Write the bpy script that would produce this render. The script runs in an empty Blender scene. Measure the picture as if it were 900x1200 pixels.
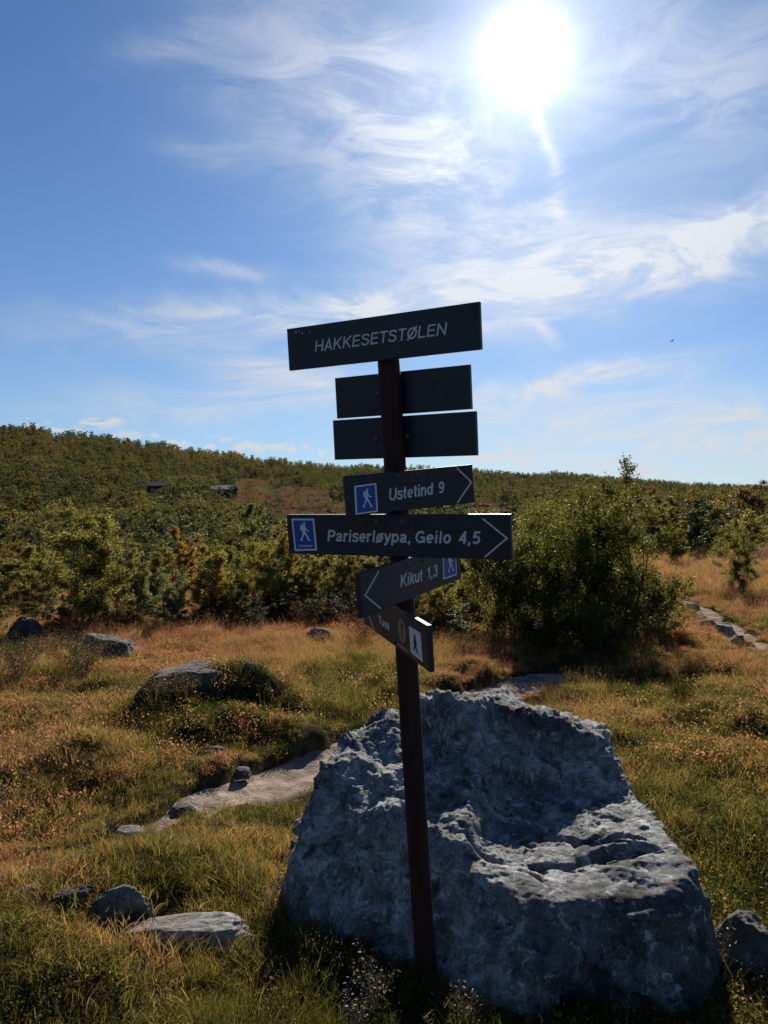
import bpy, math, random
import numpy as np
from mathutils import Vector, Matrix

SC = bpy.context.scene
COL = SC.collection
rng = np.random.default_rng(7)
random.seed(7)

# ------------------------------------------------------------------ camera
EYE = 1.6
FPX = 900.0                                   # focal length in pixels of the 900 px wide photograph
cam_d = bpy.data.cameras.new('camera')
cam = bpy.data.objects.new('camera', cam_d)
COL.objects.link(cam)
cam.location = (0, 0, EYE)
cam.rotation_euler = (math.radians(90), 0, 0)
cam_d.sensor_fit = 'HORIZONTAL'
cam_d.sensor_width = 36.0
cam_d.lens = 36.0 * FPX / 900.0
cam_d.clip_start = 0.05
cam_d.clip_end = 20000
SC.camera = cam

# ------------------------------------------------------------------ exposure
SC.view_settings.view_transform = 'Standard'
SC.view_settings.look = 'None'
SC.view_settings.gamma = 1.0
SC.view_settings.exposure = 0.86
SC.view_settings.use_curve_mapping = False
SC.cycles.use_denoising = True
SC.cycles.max_bounces = 8
SC.cycles.transparent_max_bounces = 8
SC.cycles.sample_clamp_indirect = 6.0

# ------------------------------------------------------------------ sun
SUN = Vector((165 / 900, 1.0, 538 / 900)).normalized()
SUN_EL = math.asin(SUN.z)
SUN_AZ = math.atan2(SUN.x, SUN.y)             # to the right of +Y
sun_d = bpy.data.lights.new('sun', 'SUN')
sun_d.energy = 5.0
sun_d.angle = math.radians(0.5)
sun_d.color = (1.0, 0.93, 0.82)
sun = bpy.data.objects.new('sun', sun_d)
COL.objects.link(sun)
sun.location = (20, 100, 70)
sun.rotation_euler = (-SUN).to_track_quat('-Z', 'Y').to_euler()

# ------------------------------------------------------------------ node helper


class NT:
    def __init__(self, tree):
        self.t = tree
        self.n = tree.nodes
        self.l = tree.links

    def new(self, typ, **kw):
        nd = self.n.new(typ)
        for k, v in kw.items():
            setattr(nd, k, v)
        return nd

    def put(self, sock, v):
        if v is None:
            return
        if hasattr(v, 'is_output') or isinstance(v, bpy.types.NodeSocket):
            self.l.new(v, sock)
        else:
            sock.default_value = v

    def m(self, op, a, b=None, c=None, clamp=False):
        nd = self.new('ShaderNodeMath', operation=op)
        nd.use_clamp = clamp
        self.put(nd.inputs[0], a)
        self.put(nd.inputs[1], b)
        self.put(nd.inputs[2], c)
        return nd.outputs[0]

    def vm(self, op, a, b=None, out=0):
        nd = self.new('ShaderNodeVectorMath', operation=op)
        self.put(nd.inputs[0], a)
        self.put(nd.inputs[1], b)
        return nd.outputs[out]

    def noise(self, vec, scale, detail=4, rough=0.55, dist=0.0, out=0, ntype='FBM'):
        nd = self.new('ShaderNodeTexNoise')
        nd.noise_type = ntype
        self.put(nd.inputs['Vector'], vec)
        nd.inputs['Scale'].default_value = scale
        nd.inputs['Detail'].default_value = detail
        nd.inputs['Roughness'].default_value = rough
        nd.inputs['Distortion'].default_value = dist
        return nd.outputs[out]

    def vor(self, vec, scale, feature='F1', out=0, rand=1.0):
        nd = self.new('ShaderNodeTexVoronoi', feature=feature)
        self.put(nd.inputs['Vector'], vec)
        nd.inputs['Scale'].default_value = scale
        nd.inputs['Randomness'].default_value = rand
        return nd.outputs[out]

    def ramp(self, fac, stops, interp='LINEAR'):
        nd = self.new('ShaderNodeValToRGB')
        cr = nd.color_ramp
        cr.interpolation = interp
        while len(cr.elements) < len(stops):
            cr.elements.new(0.5)
        for e, (p, c) in zip(cr.elements, stops):
            e.position = p
            e.color = (c, c, c, 1) if isinstance(c, (int, float)) else (*c, 1)
        self.put(nd.inputs[0], fac)
        return nd.outputs[0]

    def mix(self, fac, a, b, blend='MIX'):
        nd = self.new('ShaderNodeMix', data_type='RGBA', blend_type=blend)
        self.put(nd.inputs[0], fac)
        self.put(nd.inputs[6], a if not isinstance(a, tuple) else (*a, 1))
        self.put(nd.inputs[7], b if not isinstance(b, tuple) else (*b, 1))
        return nd.outputs[2]

    def step(self, x, lo, hi):
        nd = self.new('ShaderNodeMapRange', interpolation_type='SMOOTHSTEP')
        self.put(nd.inputs[0], x)
        nd.inputs[1].default_value = lo
        nd.inputs[2].default_value = hi
        return nd.outputs[0]

    def mapping(self, vec, scale=(1, 1, 1), rot=(0, 0, 0), loc=(0, 0, 0)):
        nd = self.new('ShaderNodeMapping')
        self.put(nd.inputs[0], vec)
        nd.inputs[1].default_value = loc
        nd.inputs[2].default_value = rot
        nd.inputs[3].default_value = scale
        return nd.outputs[0]

    def comb(self, x, y, z=0.0):
        nd = self.new('ShaderNodeCombineXYZ')
        for i, v in enumerate((x, y, z)):
            self.put(nd.inputs[i], v)
        return nd.outputs[0]


# ------------------------------------------------------------------ world: Nishita sky with cirrus and the sun's aureole
SKY_STRENGTH = 0.051
world = bpy.data.worlds.new('World')
SC.world = world
world.use_nodes = True
wt = world.node_tree
wt.nodes.clear()
W = NT(wt)
w_out = W.new('ShaderNodeOutputWorld')
w_bg = W.new('ShaderNodeBackground')
wt.links.new(w_bg.outputs[0], w_out.inputs[0])
sky = W.new('ShaderNodeTexSky', sky_type='NISHITA')
sky.sun_disc = False
sky.sun_elevation = SUN_EL
sky.sun_rotation = SUN_AZ
sky.altitude = 900
sky.air_density = 1.0
sky.dust_density = 0.35
sky.ozone_density = 2.2


def azel(px, py):
    az = math.atan((px - 450) / FPX)
    return az, math.atan((600 - py) / FPX * math.cos(az))


geo = W.new('ShaderNodeTexCoord')
dirv = W.vm('NORMALIZE', geo.outputs['Generated'])
sx = W.new('ShaderNodeSeparateXYZ')
W.put(sx.inputs[0], dirv)
DX, DY, DZ = sx.outputs
az = W.m('ARCTAN2', DX, DY)
el = W.m('ARCSINE', DZ)
# wispy warp of the (azimuth, elevation) coordinates
ae = W.comb(az, el)
wn = W.noise(ae, 5.0, 5, 0.6, 0.0, 1)
warp = W.vm('SCALE', W.vm('SUBTRACT', wn, (0.5, 0.5, 0.5)), None)
warp.node.inputs[3].default_value = 0.085
aew = W.vm('ADD', ae, warp)
sw = W.new('ShaderNodeSeparateXYZ')
W.put(sw.inputs[0], aew)
AZW, ELW = sw.outputs[0], sw.outputs[1]
# cirrus deck on a plane high above, for the whole sky
zc = W.m('ADD', W.m('MAXIMUM', DZ, 0.0), 0.13)
plane = W.comb(W.m('DIVIDE', DX, zc), W.m('DIVIDE', DY, zc))
deck1 = W.noise(W.mapping(plane, (0.35, 1.2, 1), (0, 0, math.radians(28))), 1.3, 9, 0.62, 0.6)
deck2 = W.noise(W.mapping(plane, (0.8, 2.6, 1), (0, 0, math.radians(-14)), (4.3, 1.7, 0)), 1.6, 9, 0.66, 0.5)
fil = W.noise(W.mapping(ae, (5.0, 16.0, 1), (0, 0, math.radians(-22))), 1.0, 8, 0.66, 1.2)
fil2 = W.noise(W.mapping(ae, (6.0, 18.0, 1), (0, 0, math.radians(-52))), 1.0, 8, 0.66, 1.0)


def streak(p0, p1, width, warped=True):
    """Soft band between two image directions given as (azimuth, elevation); width in pixels of the photograph."""
    a0, e0 = azel(*p0)
    a1, e1 = azel(*p1)
    A, Eo = (AZW, ELW) if warped else (az, el)
    ux, uy = a1 - a0, e1 - e0
    L = math.hypot(ux, uy)
    ux, uy = ux / L, uy / L
    ca, ce = (a0 + a1) / 2, (e0 + e1) / 2
    da = W.m('SUBTRACT', A, ca)
    de = W.m('SUBTRACT', Eo, ce)
    s = W.m('ADD', W.m('MULTIPLY', da, ux), W.m('MULTIPLY', de, uy))
    t = W.m('SUBTRACT', W.m('MULTIPLY', de, ux), W.m('MULTIPLY', da, uy))
    q = W.m('ADD', W.m('POWER', W.m('ABSOLUTE', W.m('DIVIDE', s, L * 0.62)), 3.0),
            W.m('POWER', W.m('ABSOLUTE', W.m('DIVIDE', t, width / FPX)), 2.0))
    return W.m('EXPONENT', W.m('MULTIPLY', q, -1.0))


def acc(items):
    s = None
    for f, a in items:
        v = W.m('MULTIPLY', f, a)
        s = v if s is None else W.m('ADD', s, v)
    return s


filr = W.step(fil, 0.34, 0.66)
filr2 = W.step(fil2, 0.34, 0.66)
wide = acc([
    (streak((330, 40), (640, 330), 95), 0.52),       # veil running down from the sun's left
    (streak((430, 60), (560, 250), 60), 0.24),
    (streak((700, 60), (930, 110), 70), 0.36),
])
bands = acc([
    (streak((440, 372), (1120, 196), 36), 0.95),      # broad band to the right
    (streak((560, 300), (930, 270), 45), 0.36),
    (streak((120, 385), (560, 345), 22), 0.52),
    (streak((215, 318), (310, 322), 10), 0.5),
    (streak((560, 470), (790, 425), 13), 0.8),
    (streak((250, 422), (390, 450), 18), 0.7),
    (streak((130, 470), (420, 465), 22), 0.42),
    (streak((570, 512), (1100, 490), 42, False), 0.85),
    (streak((150, 65), (310, 28), 16), 0.24),
    (streak((200, 160), (330, 175), 16), 0.20),
    (streak((330, 95), (420, 150), 16), 0.26),
    (streak((615, 375), (650, 410), 6), 0.40),
])
trail = acc([(streak((628, 118), (655, 190), 9), 0.8), (streak((655, 185), (645, 250), 9), 0.6)])
puffn = W.noise(W.mapping(ae, (26, 60, 1)), 1.0, 5, 0.6)
puffs = W.m('MULTIPLY', W.step(puffn, 0.44, 0.56), acc([
    (streak((100, 494), (145, 493), 6, False), 1.0),
    (streak((10, 497), (90, 501), 7, False), 1.3),
    (streak((150, 510), (420, 533), 8, False), 1.3),
    (streak((535, 534), (790, 553), 8, False), 1.6),
    (streak((870, 549), (900, 550), 4, False), 0.8)]))
deck = W.m('MULTIPLY', W.step(deck1, 0.52, 0.88), W.m('ADD', 0.18, W.m('MULTIPLY', W.step(deck2, 0.4, 0.7), 0.35)))
cl = W.m('MULTIPLY', wide, W.m('ADD', 0.25, W.m('MULTIPLY', filr2, 1.0)))
cl = W.m('ADD', cl, W.m('MULTIPLY', bands, W.m('ADD', 0.25, W.m('MULTIPLY', filr, 0.95))))
cl = W.m('ADD', cl, W.m('MULTIPLY', trail, W.m('ADD', 0.1, W.m('MULTIPLY', filr2, 0.75))))
cl = W.m('ADD', cl, deck)
lowveil = W.m('MULTIPLY', W.m('EXPONENT', W.m('MULTIPLY', W.m('MAXIMUM', el, 0.0), -7.5)), 0.58)
cl = W.m('ADD', cl, lowveil)
cl = W.m('MAXIMUM', cl, puffs)
cl = W.m('MINIMUM', cl, 0.95)
# angle from the sun
cosg = W.vm('DOT_PRODUCT', dirv, tuple(SUN), 1)
gam = W.m('MULTIPLY', W.m('ARCCOSINE', W.m('MINIMUM', cosg, 0.99999)), 180 / math.pi)   # degrees
gamw = W.m('MULTIPLY', gam, W.m('ADD', 0.60, W.m('MULTIPLY', W.noise(W.mapping(ae, (13, 8, 1)), 1.0, 4, 0.6), 0.80)))      # thin cloud breaks up the disc's edge
glow_in = W.m('MULTIPLY', W.m('EXPONENT', W.m('MULTIPLY', W.m('POWER', W.m('DIVIDE', gamw, 1.28), 2.0), -1.0)), 7.0)
glow_mid = W.m('ADD', W.m('MULTIPLY', W.m('EXPONENT', W.m('DIVIDE', gam, -4.2)), 0.20), W.m('MULTIPLY', W.m('EXPONENT', W.m('DIVIDE', gam, -1.9)), 0.85))
glow_out = W.m('MULTIPLY', W.m('EXPONENT', W.m('DIVIDE', gam, -11.0)), 0.10)
glow = W.m('ADD', glow_in, W.m('ADD', glow_mid, glow_out))
skyc = W.vm('MULTIPLY', sky.outputs[0], (0.45 * SKY_STRENGTH, 0.72 * SKY_STRENGTH, 0.98 * SKY_STRENGTH))
# cirrus brightens towards the sun (forward scattering)
cb = W.m('ADD', 0.35, W.m('MULTIPLY', W.m('EXPONENT', W.m('DIVIDE', gam, -16.0)), 0.27))
cloudc = W.vm('MULTIPLY', W.comb(cb, cb, cb), (0.93, 0.97, 1.04))
mixed = W.mix(cl, skyc, cloudc)
tot = W.vm('ADD', mixed, W.vm('MULTIPLY', W.comb(glow, glow, glow), (1.0, 0.97, 0.94)))
W.put(w_bg.inputs[0], tot)
w_bg.inputs[1].default_value = 1.0

# ------------------------------------------------------------------ numeric noise


def _hash(ix, iy, iz, seed):
    h = (ix.astype(np.int64) * 374761393 + iy.astype(np.int64) * 668265263 + iz.astype(np.int64) * 2147483647 + seed * 974711) & 0xffffffff
    h = ((h ^ (h >> 13)) * 1274126177) & 0xffffffff
    h = ((h ^ (h >> 16)) * 2246822519) & 0xffffffff
    return ((h ^ (h >> 15)) & 0xffffff) / float(0xffffff)


def vnoise(x, y, z=0.0, seed=0):
    x, y, z = np.broadcast_arrays(np.asarray(x, float), np.asarray(y, float), np.asarray(z, float))
    ix, iy, iz = np.floor(x), np.floor(y), np.floor(z)
    fx, fy, fz = x - ix, y - iy, z - iz
    fx, fy, fz = [f * f * f * (f * (f * 6 - 15) + 10) for f in (fx, fy, fz)]
    r = 0
    for dx in (0, 1):
        for dy in (0, 1):
            for dz in (0, 1):
                w = (fx if dx else 1 - fx) * (fy if dy else 1 - fy) * (fz if dz else 1 - fz)
                r = r + w * _hash(ix + dx, iy + dy, iz + dz, seed)
    return r * 2 - 1


def fbm(x, y, z=0.0, seed=0, octv=4, gain=0.5):
    a, f, s = 1.0, 1.0, 0
    for o in range(octv):
        s = s + a * vnoise(np.asarray(x) * f + 13.7 * o, np.asarray(y) * f - 7.3 * o, np.asarray(z) * f + 3.1 * o, seed + o)
        a *= gain
        f *= 2.03
    return s


def sstep(x, lo, hi):
    t = np.clip((np.asarray(x, float) - lo) / (hi - lo), 0, 1)
    return t * t * (3 - 2 * t)


# ------------------------------------------------------------------ terrain
SK_A = np.radians([-180, -120, -70, -40, -26.6, -21.3, -15.5, -9.5, -4.4, 6.9, 15.5, 21.3, 26.6, 45, 90, 130, 180])
SK_S = np.array([.02, .05, .09, .102, .0955, .0885, .078, .0635, .056, .0505, .0425, .034, .0260, .025, .025, .02, .02])
SK_D = np.array([500, 400, 320, 300, 300, 310, 330, 350, 380, 460, 540, 600, 650, 650, 600, 500, 500.])

PATH_PX = [(-160, 1075, .10), (-40, 1025, .16), (40, 1008, .14), (130, 982, .22), (200, 957, .30), (245, 934, .40), (300, 917, .44), (370, 890, .44),
           (440, 865, .40), (520, 836, .40), (585, 806, .62), (640, 791, .50), (720, 781, .12), (800, 772, .10), (890, 756, .36), (868, 742, .48), (836, 722, .44),
           (800, 706, .40), (775, 694, .3), (790, 672, .3), (826, 660, .5), (815, 648, .4)]


def flat_pt(px, py):
    d = EYE * FPX / (py - 600)
    return (px - 450) / FPX * d, d


_p = np.array([(*flat_pt(a, b), w) for a, b, w in PATH_PX])


def catmull(P, n):
    out = []
    for i in range(len(P) - 1):
        p0, p1, p2, p3 = P[max(i - 1, 0)], P[i], P[i + 1], P[min(i + 2, len(P) - 1)]
        for t in np.linspace(0, 1, n, endpoint=False):
            out.append(0.5 * ((2 * p1) + (-p0 + p2) * t + (2 * p0 - 5 * p1 + 4 * p2 - p3) * t * t + (-p0 + 3 * p1 - 3 * p2 + p3) * t ** 3))
    out.append(P[-1])
    return np.array(out)


PATH = catmull(_p, 14)


def path_mask(x, y):
    """1 on the trodden path, falling to 0 at its edge."""
    x = np.asarray(x, float)
    y = np.asarray(y, float)
    shp = x.shape
    xf, yf = x.ravel(), y.ravel()
    best = np.full(xf.shape, 9.0)
    near = np.where((yf > 1.5) & (yf < 34) & (np.abs(xf) < 22))[0]
    if len(near):
        xs, ys = xf[near], yf[near]
        b = np.full(xs.shape, 9.0)
        for cx, cy, w in PATH:
            b = np.minimum(b, np.hypot(xs - cx, ys - cy) / (w * 0.5))
        b = b + 0.42 * fbm(xs * 3.1, ys * 3.1, 0, 91, 3)
        best[near] = b
    return (1 - sstep(best, 0.72, 1.15)).reshape(shp)


# hummocks and hollows of the foreground: (px, py on flat ground, height, radius x, radius y)
HUMPS = [(262, 838, .40, .50, .26), (200, 862, .12, .5, .35), (320, 872, .11, .42, .25), (60, 850, .15, .6, .4), (40, 800, .12, .8, .5), (100, 905, .10, .4, .3),
         (215, 905, .09, .35, .22), (300, 790, .10, .8, .5), (420, 800, .06, .9, .5), (180, 1035, .10, .30, .22), (80, 1070, .10, .4, .25), (20, 1150, .10, .3, .25),
         (120, 1160, .05, .22, .2), (870, 830, .10, .9, .6), (760, 800, .07, 1.0, .6), (840, 900, .07, .6, .4), (880, 980, .05, .4, .3), (660, 775, .10, 1.6, .6), (300, 1150, -.05, .4, .25)]
_hr = np.random.default_rng(55)
for _ in range(46):
    HUMPS.append((_hr.uniform(-60, 940), 770 + 330 * _hr.random() ** 1.6, _hr.uniform(.05, .15), _hr.uniform(.16, .40), _hr.uniform(.12, .26)))
HUMPS = [h for h in HUMPS if h[1] < 880 or h[1] in (905, 1035, 1070, 1150, 1160, 900, 980)]
HUMPS = [(*flat_pt(a, b), h, rx, ry) for a, b, h, rx, ry in HUMPS]


def path_near(x, y):
    b = np.full(len(x), 9.0)
    for cx, cy, w in PATH[::3]:
        b = np.minimum(b, np.hypot(x - cx, y - cy) / (w * .5 + .12))
    return 1 - sstep(b, 1.0, 2.2)


def H0(x, y, smooth=False):
    x = np.asarray(x, float)
    y = np.asarray(y, float)
    r = np.hypot(x, y)
    a = np.arctan2(x, y)
    S = np.interp(a, SK_A, SK_S)
    D = np.interp(a, SK_A, SK_D)
    z = np.zeros_like(r)
    for hx, hy, h, rx, ry in HUMPS:
        z = z + (.35 if smooth else 1) * h * np.exp(-((x - hx) / rx) ** 2 - ((y - hy) / ry) ** 2)
    nf = sstep(r, 2.2, 5.0)
    z = z + nf * 0.05 * fbm(x * .55, y * .55, 0, 3, 3) + (0 if smooth else 1) * (0.020 + 0.025 * nf) * fbm(x * 2.3, y * 2.3, 0, 5, 3) * (1 - sstep(r, 40, 80))
    # dip behind the tree line, then the long slope up to the skyline
    side = sstep(a, math.radians(4), math.radians(24))
    dip = -1.3 * (1 - 0.85 * side)
    z = z + dip * sstep(r, 14, 38)
    t = np.clip((r - 40) / (D - 40), 0, 1)
    top = S * D + EYE - dip
    z = z + top * t ** 1.35
    big = sstep(r, 30, 90)
    z = z + big * (1 - 0.75 * t) * (1.6 * fbm(x * .018, y * .018, 0, 21, 3) + 0.5 * fbm(x * .07, y * .07, 0, 23, 3))
    z = z + sstep(r, 60, 200) * 1.1 * fbm(a * 40, r * 0.004, 0, 31, 3)
    over = np.clip(r - D, 0, None)
    z = z - over * 0.05 + sstep(over, 200, 3500) * over * 0.045
    return z


def Hg(x, y):
    """Ground sheet: sunk a little under the path."""
    m = path_mask(x, y)
    return H0(x, y) * (1 - m) + (H0(x, y, True) - .075) * m


_U = np.concatenate([np.linspace(1.2, 60, 2400), np.linspace(60, 900, 3000)[1:]])


def hit(px, py):
    """Where the sight line through a pixel of the photograph meets the ground."""
    u, v = (px - 450) / FPX, (600 - py) / FPX
    gap = EYE + v * _U - H0(u * _U, _U)
    k = np.where(gap < 0)[0]
    d = _U[k[0]] if len(k) else 900.0
    return float(u * d), float(d), float(H0(np.array([u * d]), np.array([d]))[0])


# ------------------------------------------------------------------ mesh helpers


def mesh_from(name, verts, faces, smooth=False):
    me = bpy.data.meshes.new(name)
    if isinstance(faces, np.ndarray):
        nf, k = faces.shape
        me.vertices.add(len(verts))
        me.vertices.foreach_set('co', np.asarray(verts, np.float32).ravel())
        me.loops.add(nf * k)
        me.loops.foreach_set('vertex_index', faces.astype(np.int32).ravel())
        me.polygons.add(nf)
        me.polygons.foreach_set('loop_start', np.arange(0, nf * k, k, dtype=np.int32))
        me.update(calc_edges=True)
        me.validate()
    else:
        me.from_pydata([tuple(v) for v in verts], [], faces)
        me.update()
    if smooth:
        me.polygons.foreach_set('use_smooth', np.ones(len(me.polygons), bool))
    return me


def link(name, me, mat=None, parent=None, kind=None):
    o = bpy.data.objects.new(name, me)
    COL.objects.link(o)
    if mat is not None and me is not None and len(me.materials) == 0:
        me.materials.append(mat)
    if parent is not None:
        o.parent = parent
    if kind:
        o['kind'] = kind
    return o


def tag(o, label, cat, group=None):
    o['label'] = label
    o['category'] = cat
    if group:
        o['group'] = group
    return o


def thing(name, label, cat, loc, rotz=0.0, group=None):
    o = bpy.data.objects.new(name, None)
    o.empty_display_size = 0.2
    COL.objects.link(o)
    o.location = loc
    o.rotation_euler = (0, 0, rotz)
    return tag(o, label, cat, group)


def dup(root, loc, rotz, scale, label=None, group=None, color=None):
    r = root.copy()
    COL.objects.link(r)
    r.location, r.rotation_euler, r.scale = loc, (0, 0, rotz), scale
    if label:
        r['label'] = label
    if group:
        r['group'] = group
    for ch in list(root.children):
        c = ch.copy()
        COL.objects.link(c)
        c.parent = r
        if color:
            c.color = color
    return r


class MB:
    """Collects vertices and polygons of one mesh."""

    def __init__(self):
        self.v, self.f = [], []

    def add(self, v, f):
        o = len(self.v)
        self.v += [tuple(p) for p in v]
        self.f += [tuple(i + o for i in q) for q in f]

    def box(self, lo, hi, M=None, bev=0.0):
        (x0, y0, z0), (x1, y1, z1) = lo, hi
        if bev <= 0:
            v = [(x, y, z) for x in (x0, x1) for y in (y0, y1) for z in (z0, z1)]
            f = [(0, 1, 3, 2), (4, 6, 7, 5), (0, 4, 5, 1), (2, 3, 7, 6), (0, 2, 6, 4), (1, 5, 7, 3)]
        else:
            b = bev
            v, f = [], []
            ring = lambda y, d: [(x0 + d, y, z0 + d), (x1 - d, y, z0 + d), (x1 - d, y, z1 - d), (x0 + d, y, z1 - d)]
            v = ring(y0, b) + ring(y0 + b, 0) + ring(y1 - b, 0) + ring(y1, b)
            f = [(0, 1, 2, 3), (15, 14, 13, 12)]
            for k in range(3):
                for i in range(4):
                    j = (i + 1) % 4
                    f.append((k * 4 + j, k * 4 + i, (k + 1) * 4 + i, (k + 1) * 4 + j))
        if M is not None:
            v = [M @ Vector(p) for p in v]
        self.add(v, f)

    def tube(self, pts, rad, n=6, cap=True):
        pts = [Vector(p) for p in pts]
        if not hasattr(rad, '__len__'):
            rad = [rad] * len(pts)
        vs, fs = [], []
        up = Vector((0.13, 0.21, 1)).normalized()
        for i, p in enumerate(pts):
            t = (pts[min(i + 1, len(pts) - 1)] - pts[max(i - 1, 0)]).normalized()
            a = t.cross(up)
            if a.length < 1e-3:
                a = t.cross(Vector((1, 0, 0)))
            a.normalize()
            b = t.cross(a)
            for k in range(n):
                w = 2 * math.pi * k / n
                vs.append(p + (a * math.cos(w) + b * math.sin(w)) * rad[i])
        for i in range(len(pts) - 1):
            for k in range(n):
                k2 = (k + 1) % n
                fs.append((i * n + k, i * n + k2, (i + 1) * n + k2, (i + 1) * n + k))
        if cap:
            fs.append(tuple(range(n - 1, -1, -1)))
            fs.append(tuple(range((len(pts) - 1) * n, len(pts) * n)))
        self.add(vs, fs)

    def prism(self, poly, y0, y1):
        """2-D outline in x-z, front at y0 (towards -y), back at y1."""
        n = len(poly)
        v = [(x, y0, z) for x, z in poly] + [(x, y1, z) for x, z in poly]
        f = [tuple(range(n)), tuple(range(2 * n - 1, n - 1, -1))]
        for i in range(n):
            j = (i + 1) % n
            f.append((j, i, n + i, n + j))
        self.add(v, f)

    def mesh(self, name, smooth=False):
        return mesh_from(name, self.v, self.f, smooth)


# ------------------------------------------------------------------ materials


def new_mat(name):
    m = bpy.data.materials.new(name)
    m.use_nodes = True
    m.node_tree.nodes.clear()
    n = NT(m.node_tree)
    out = n.new('ShaderNodeOutputMaterial')
    return m, n, out


def pbsdf(n, out, color, rough=0.7, spec=0.3, bump=None, bstr=0.3, bdist=0.01, metal=0.0):
    b = n.new('ShaderNodeBsdfPrincipled')
    n.put(b.inputs['Base Color'], color if not isinstance(color, tuple) else (*color, 1))
    n.put(b.inputs['Roughness'], rough)
    b.inputs['Specular IOR Level'].default_value = spec
    b.inputs['Metallic'].default_value = metal
    if bump is not None:
        bp = n.new('ShaderNodeBump')
        bp.inputs['Strength'].default_value = bstr
        bp.inputs['Distance'].default_value = bdist
        n.put(bp.inputs['Height'], bump)
        n.l.new(bp.outputs[0], b.inputs['Normal'])
    if out is not None:
        n.l.new(b.outputs[0], out.inputs[0])
    return b


def objco(n):
    return n.new('ShaderNodeTexCoord').outputs['Object']


def wpos(n):
    return n.new('ShaderNodeNewGeometry').outputs['Position']


def mat_ground():
    m, n, out = new_mat('moor_ground')
    p = wpos(n)
    at = n.new('ShaderNodeAttribute', attribute_name='heath')
    big = n.noise(p, 0.35, 4, 0.6)
    med = n.noise(p, 2.2, 5, 0.65)
    fine = n.noise(p, 22, 5, 0.7)
    veg = n.ramp(n.m('ADD', n.m('MULTIPLY', big, 0.45), n.m('MULTIPLY', med, 0.55)),
                 [(.30, (.026, .028, .009)), (.45, (.055, .048, .016)), (.55, (.095, .068, .027)), (.70, (.11, .060, .030))])
    soil = n.ramp(fine, [(.3, (.020, .015, .009)), (.7, (.060, .044, .026))])
    near = n.mix(n.step(n.noise(p, 9, 4, 0.6), .46, .62), soil, veg)
    hm = n.noise(p, 0.09, 6, 0.65)
    hf = n.noise(p, 0.7, 5, 0.7)
    hf2 = n.noise(p, .16, 5, .7)
    heath = n.ramp(n.m('ADD', n.m('MULTIPLY', hf, .5), n.m('MULTIPLY', hf2, .5)), [(.36, (.024, .022, .012)), (.47, (.070, .036, .021)), (.56, (.105, .052, .030)), (.66, (.115, .085, .042))])
    wood = n.ramp(hm, [(.3, (.030, .036, .012)), (.55, (.065, .062, .020)), (.75, (.10, .068, .030))])
    far = n.mix(at.outputs['Fac'], wood, heath)
    d = n.vm('LENGTH', p, None, 1)
    col = n.mix(n.step(d, 12, 40), near, far)
    pbsdf(n, out, col, 1.0, 0.0, n.m('ADD', fine, n.m('MULTIPLY', med, 2.0)), 0.7, 0.03)
    return m


def mat_path():
    m, n, out = new_mat('trodden_earth')
    p = wpos(n)
    a = n.noise(p, 6, 6, 0.65)
    b = n.noise(p, 60, 5, 0.7)
    peb = n.vor(p, 45)
    col = n.ramp(a, [(.28, (.075, .056, .040)), (.46, (.19, .145, .112)), (.62, (.32, .25, .20)), (.8, (.40, .33, .275))])
    col = n.mix(n.m('MULTIPLY', n.step(peb, .36, .10), n.step(n.noise(p, 3.1, 3, .6), .45, .65)), col, (.40, .35, .31))
    col = n.mix(n.m('MULTIPLY', n.step(b, .5, .7), .5), col, (.08, .06, .045))
    h = n.m('ADD', n.m('MULTIPLY', n.step(peb, .5, 0), .6), n.m('ADD', b, n.m('MULTIPLY', a, 2)))
    pbsdf(n, out, col, 1.0, 0.0, h, 0.6, 0.012)
    return m


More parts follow.
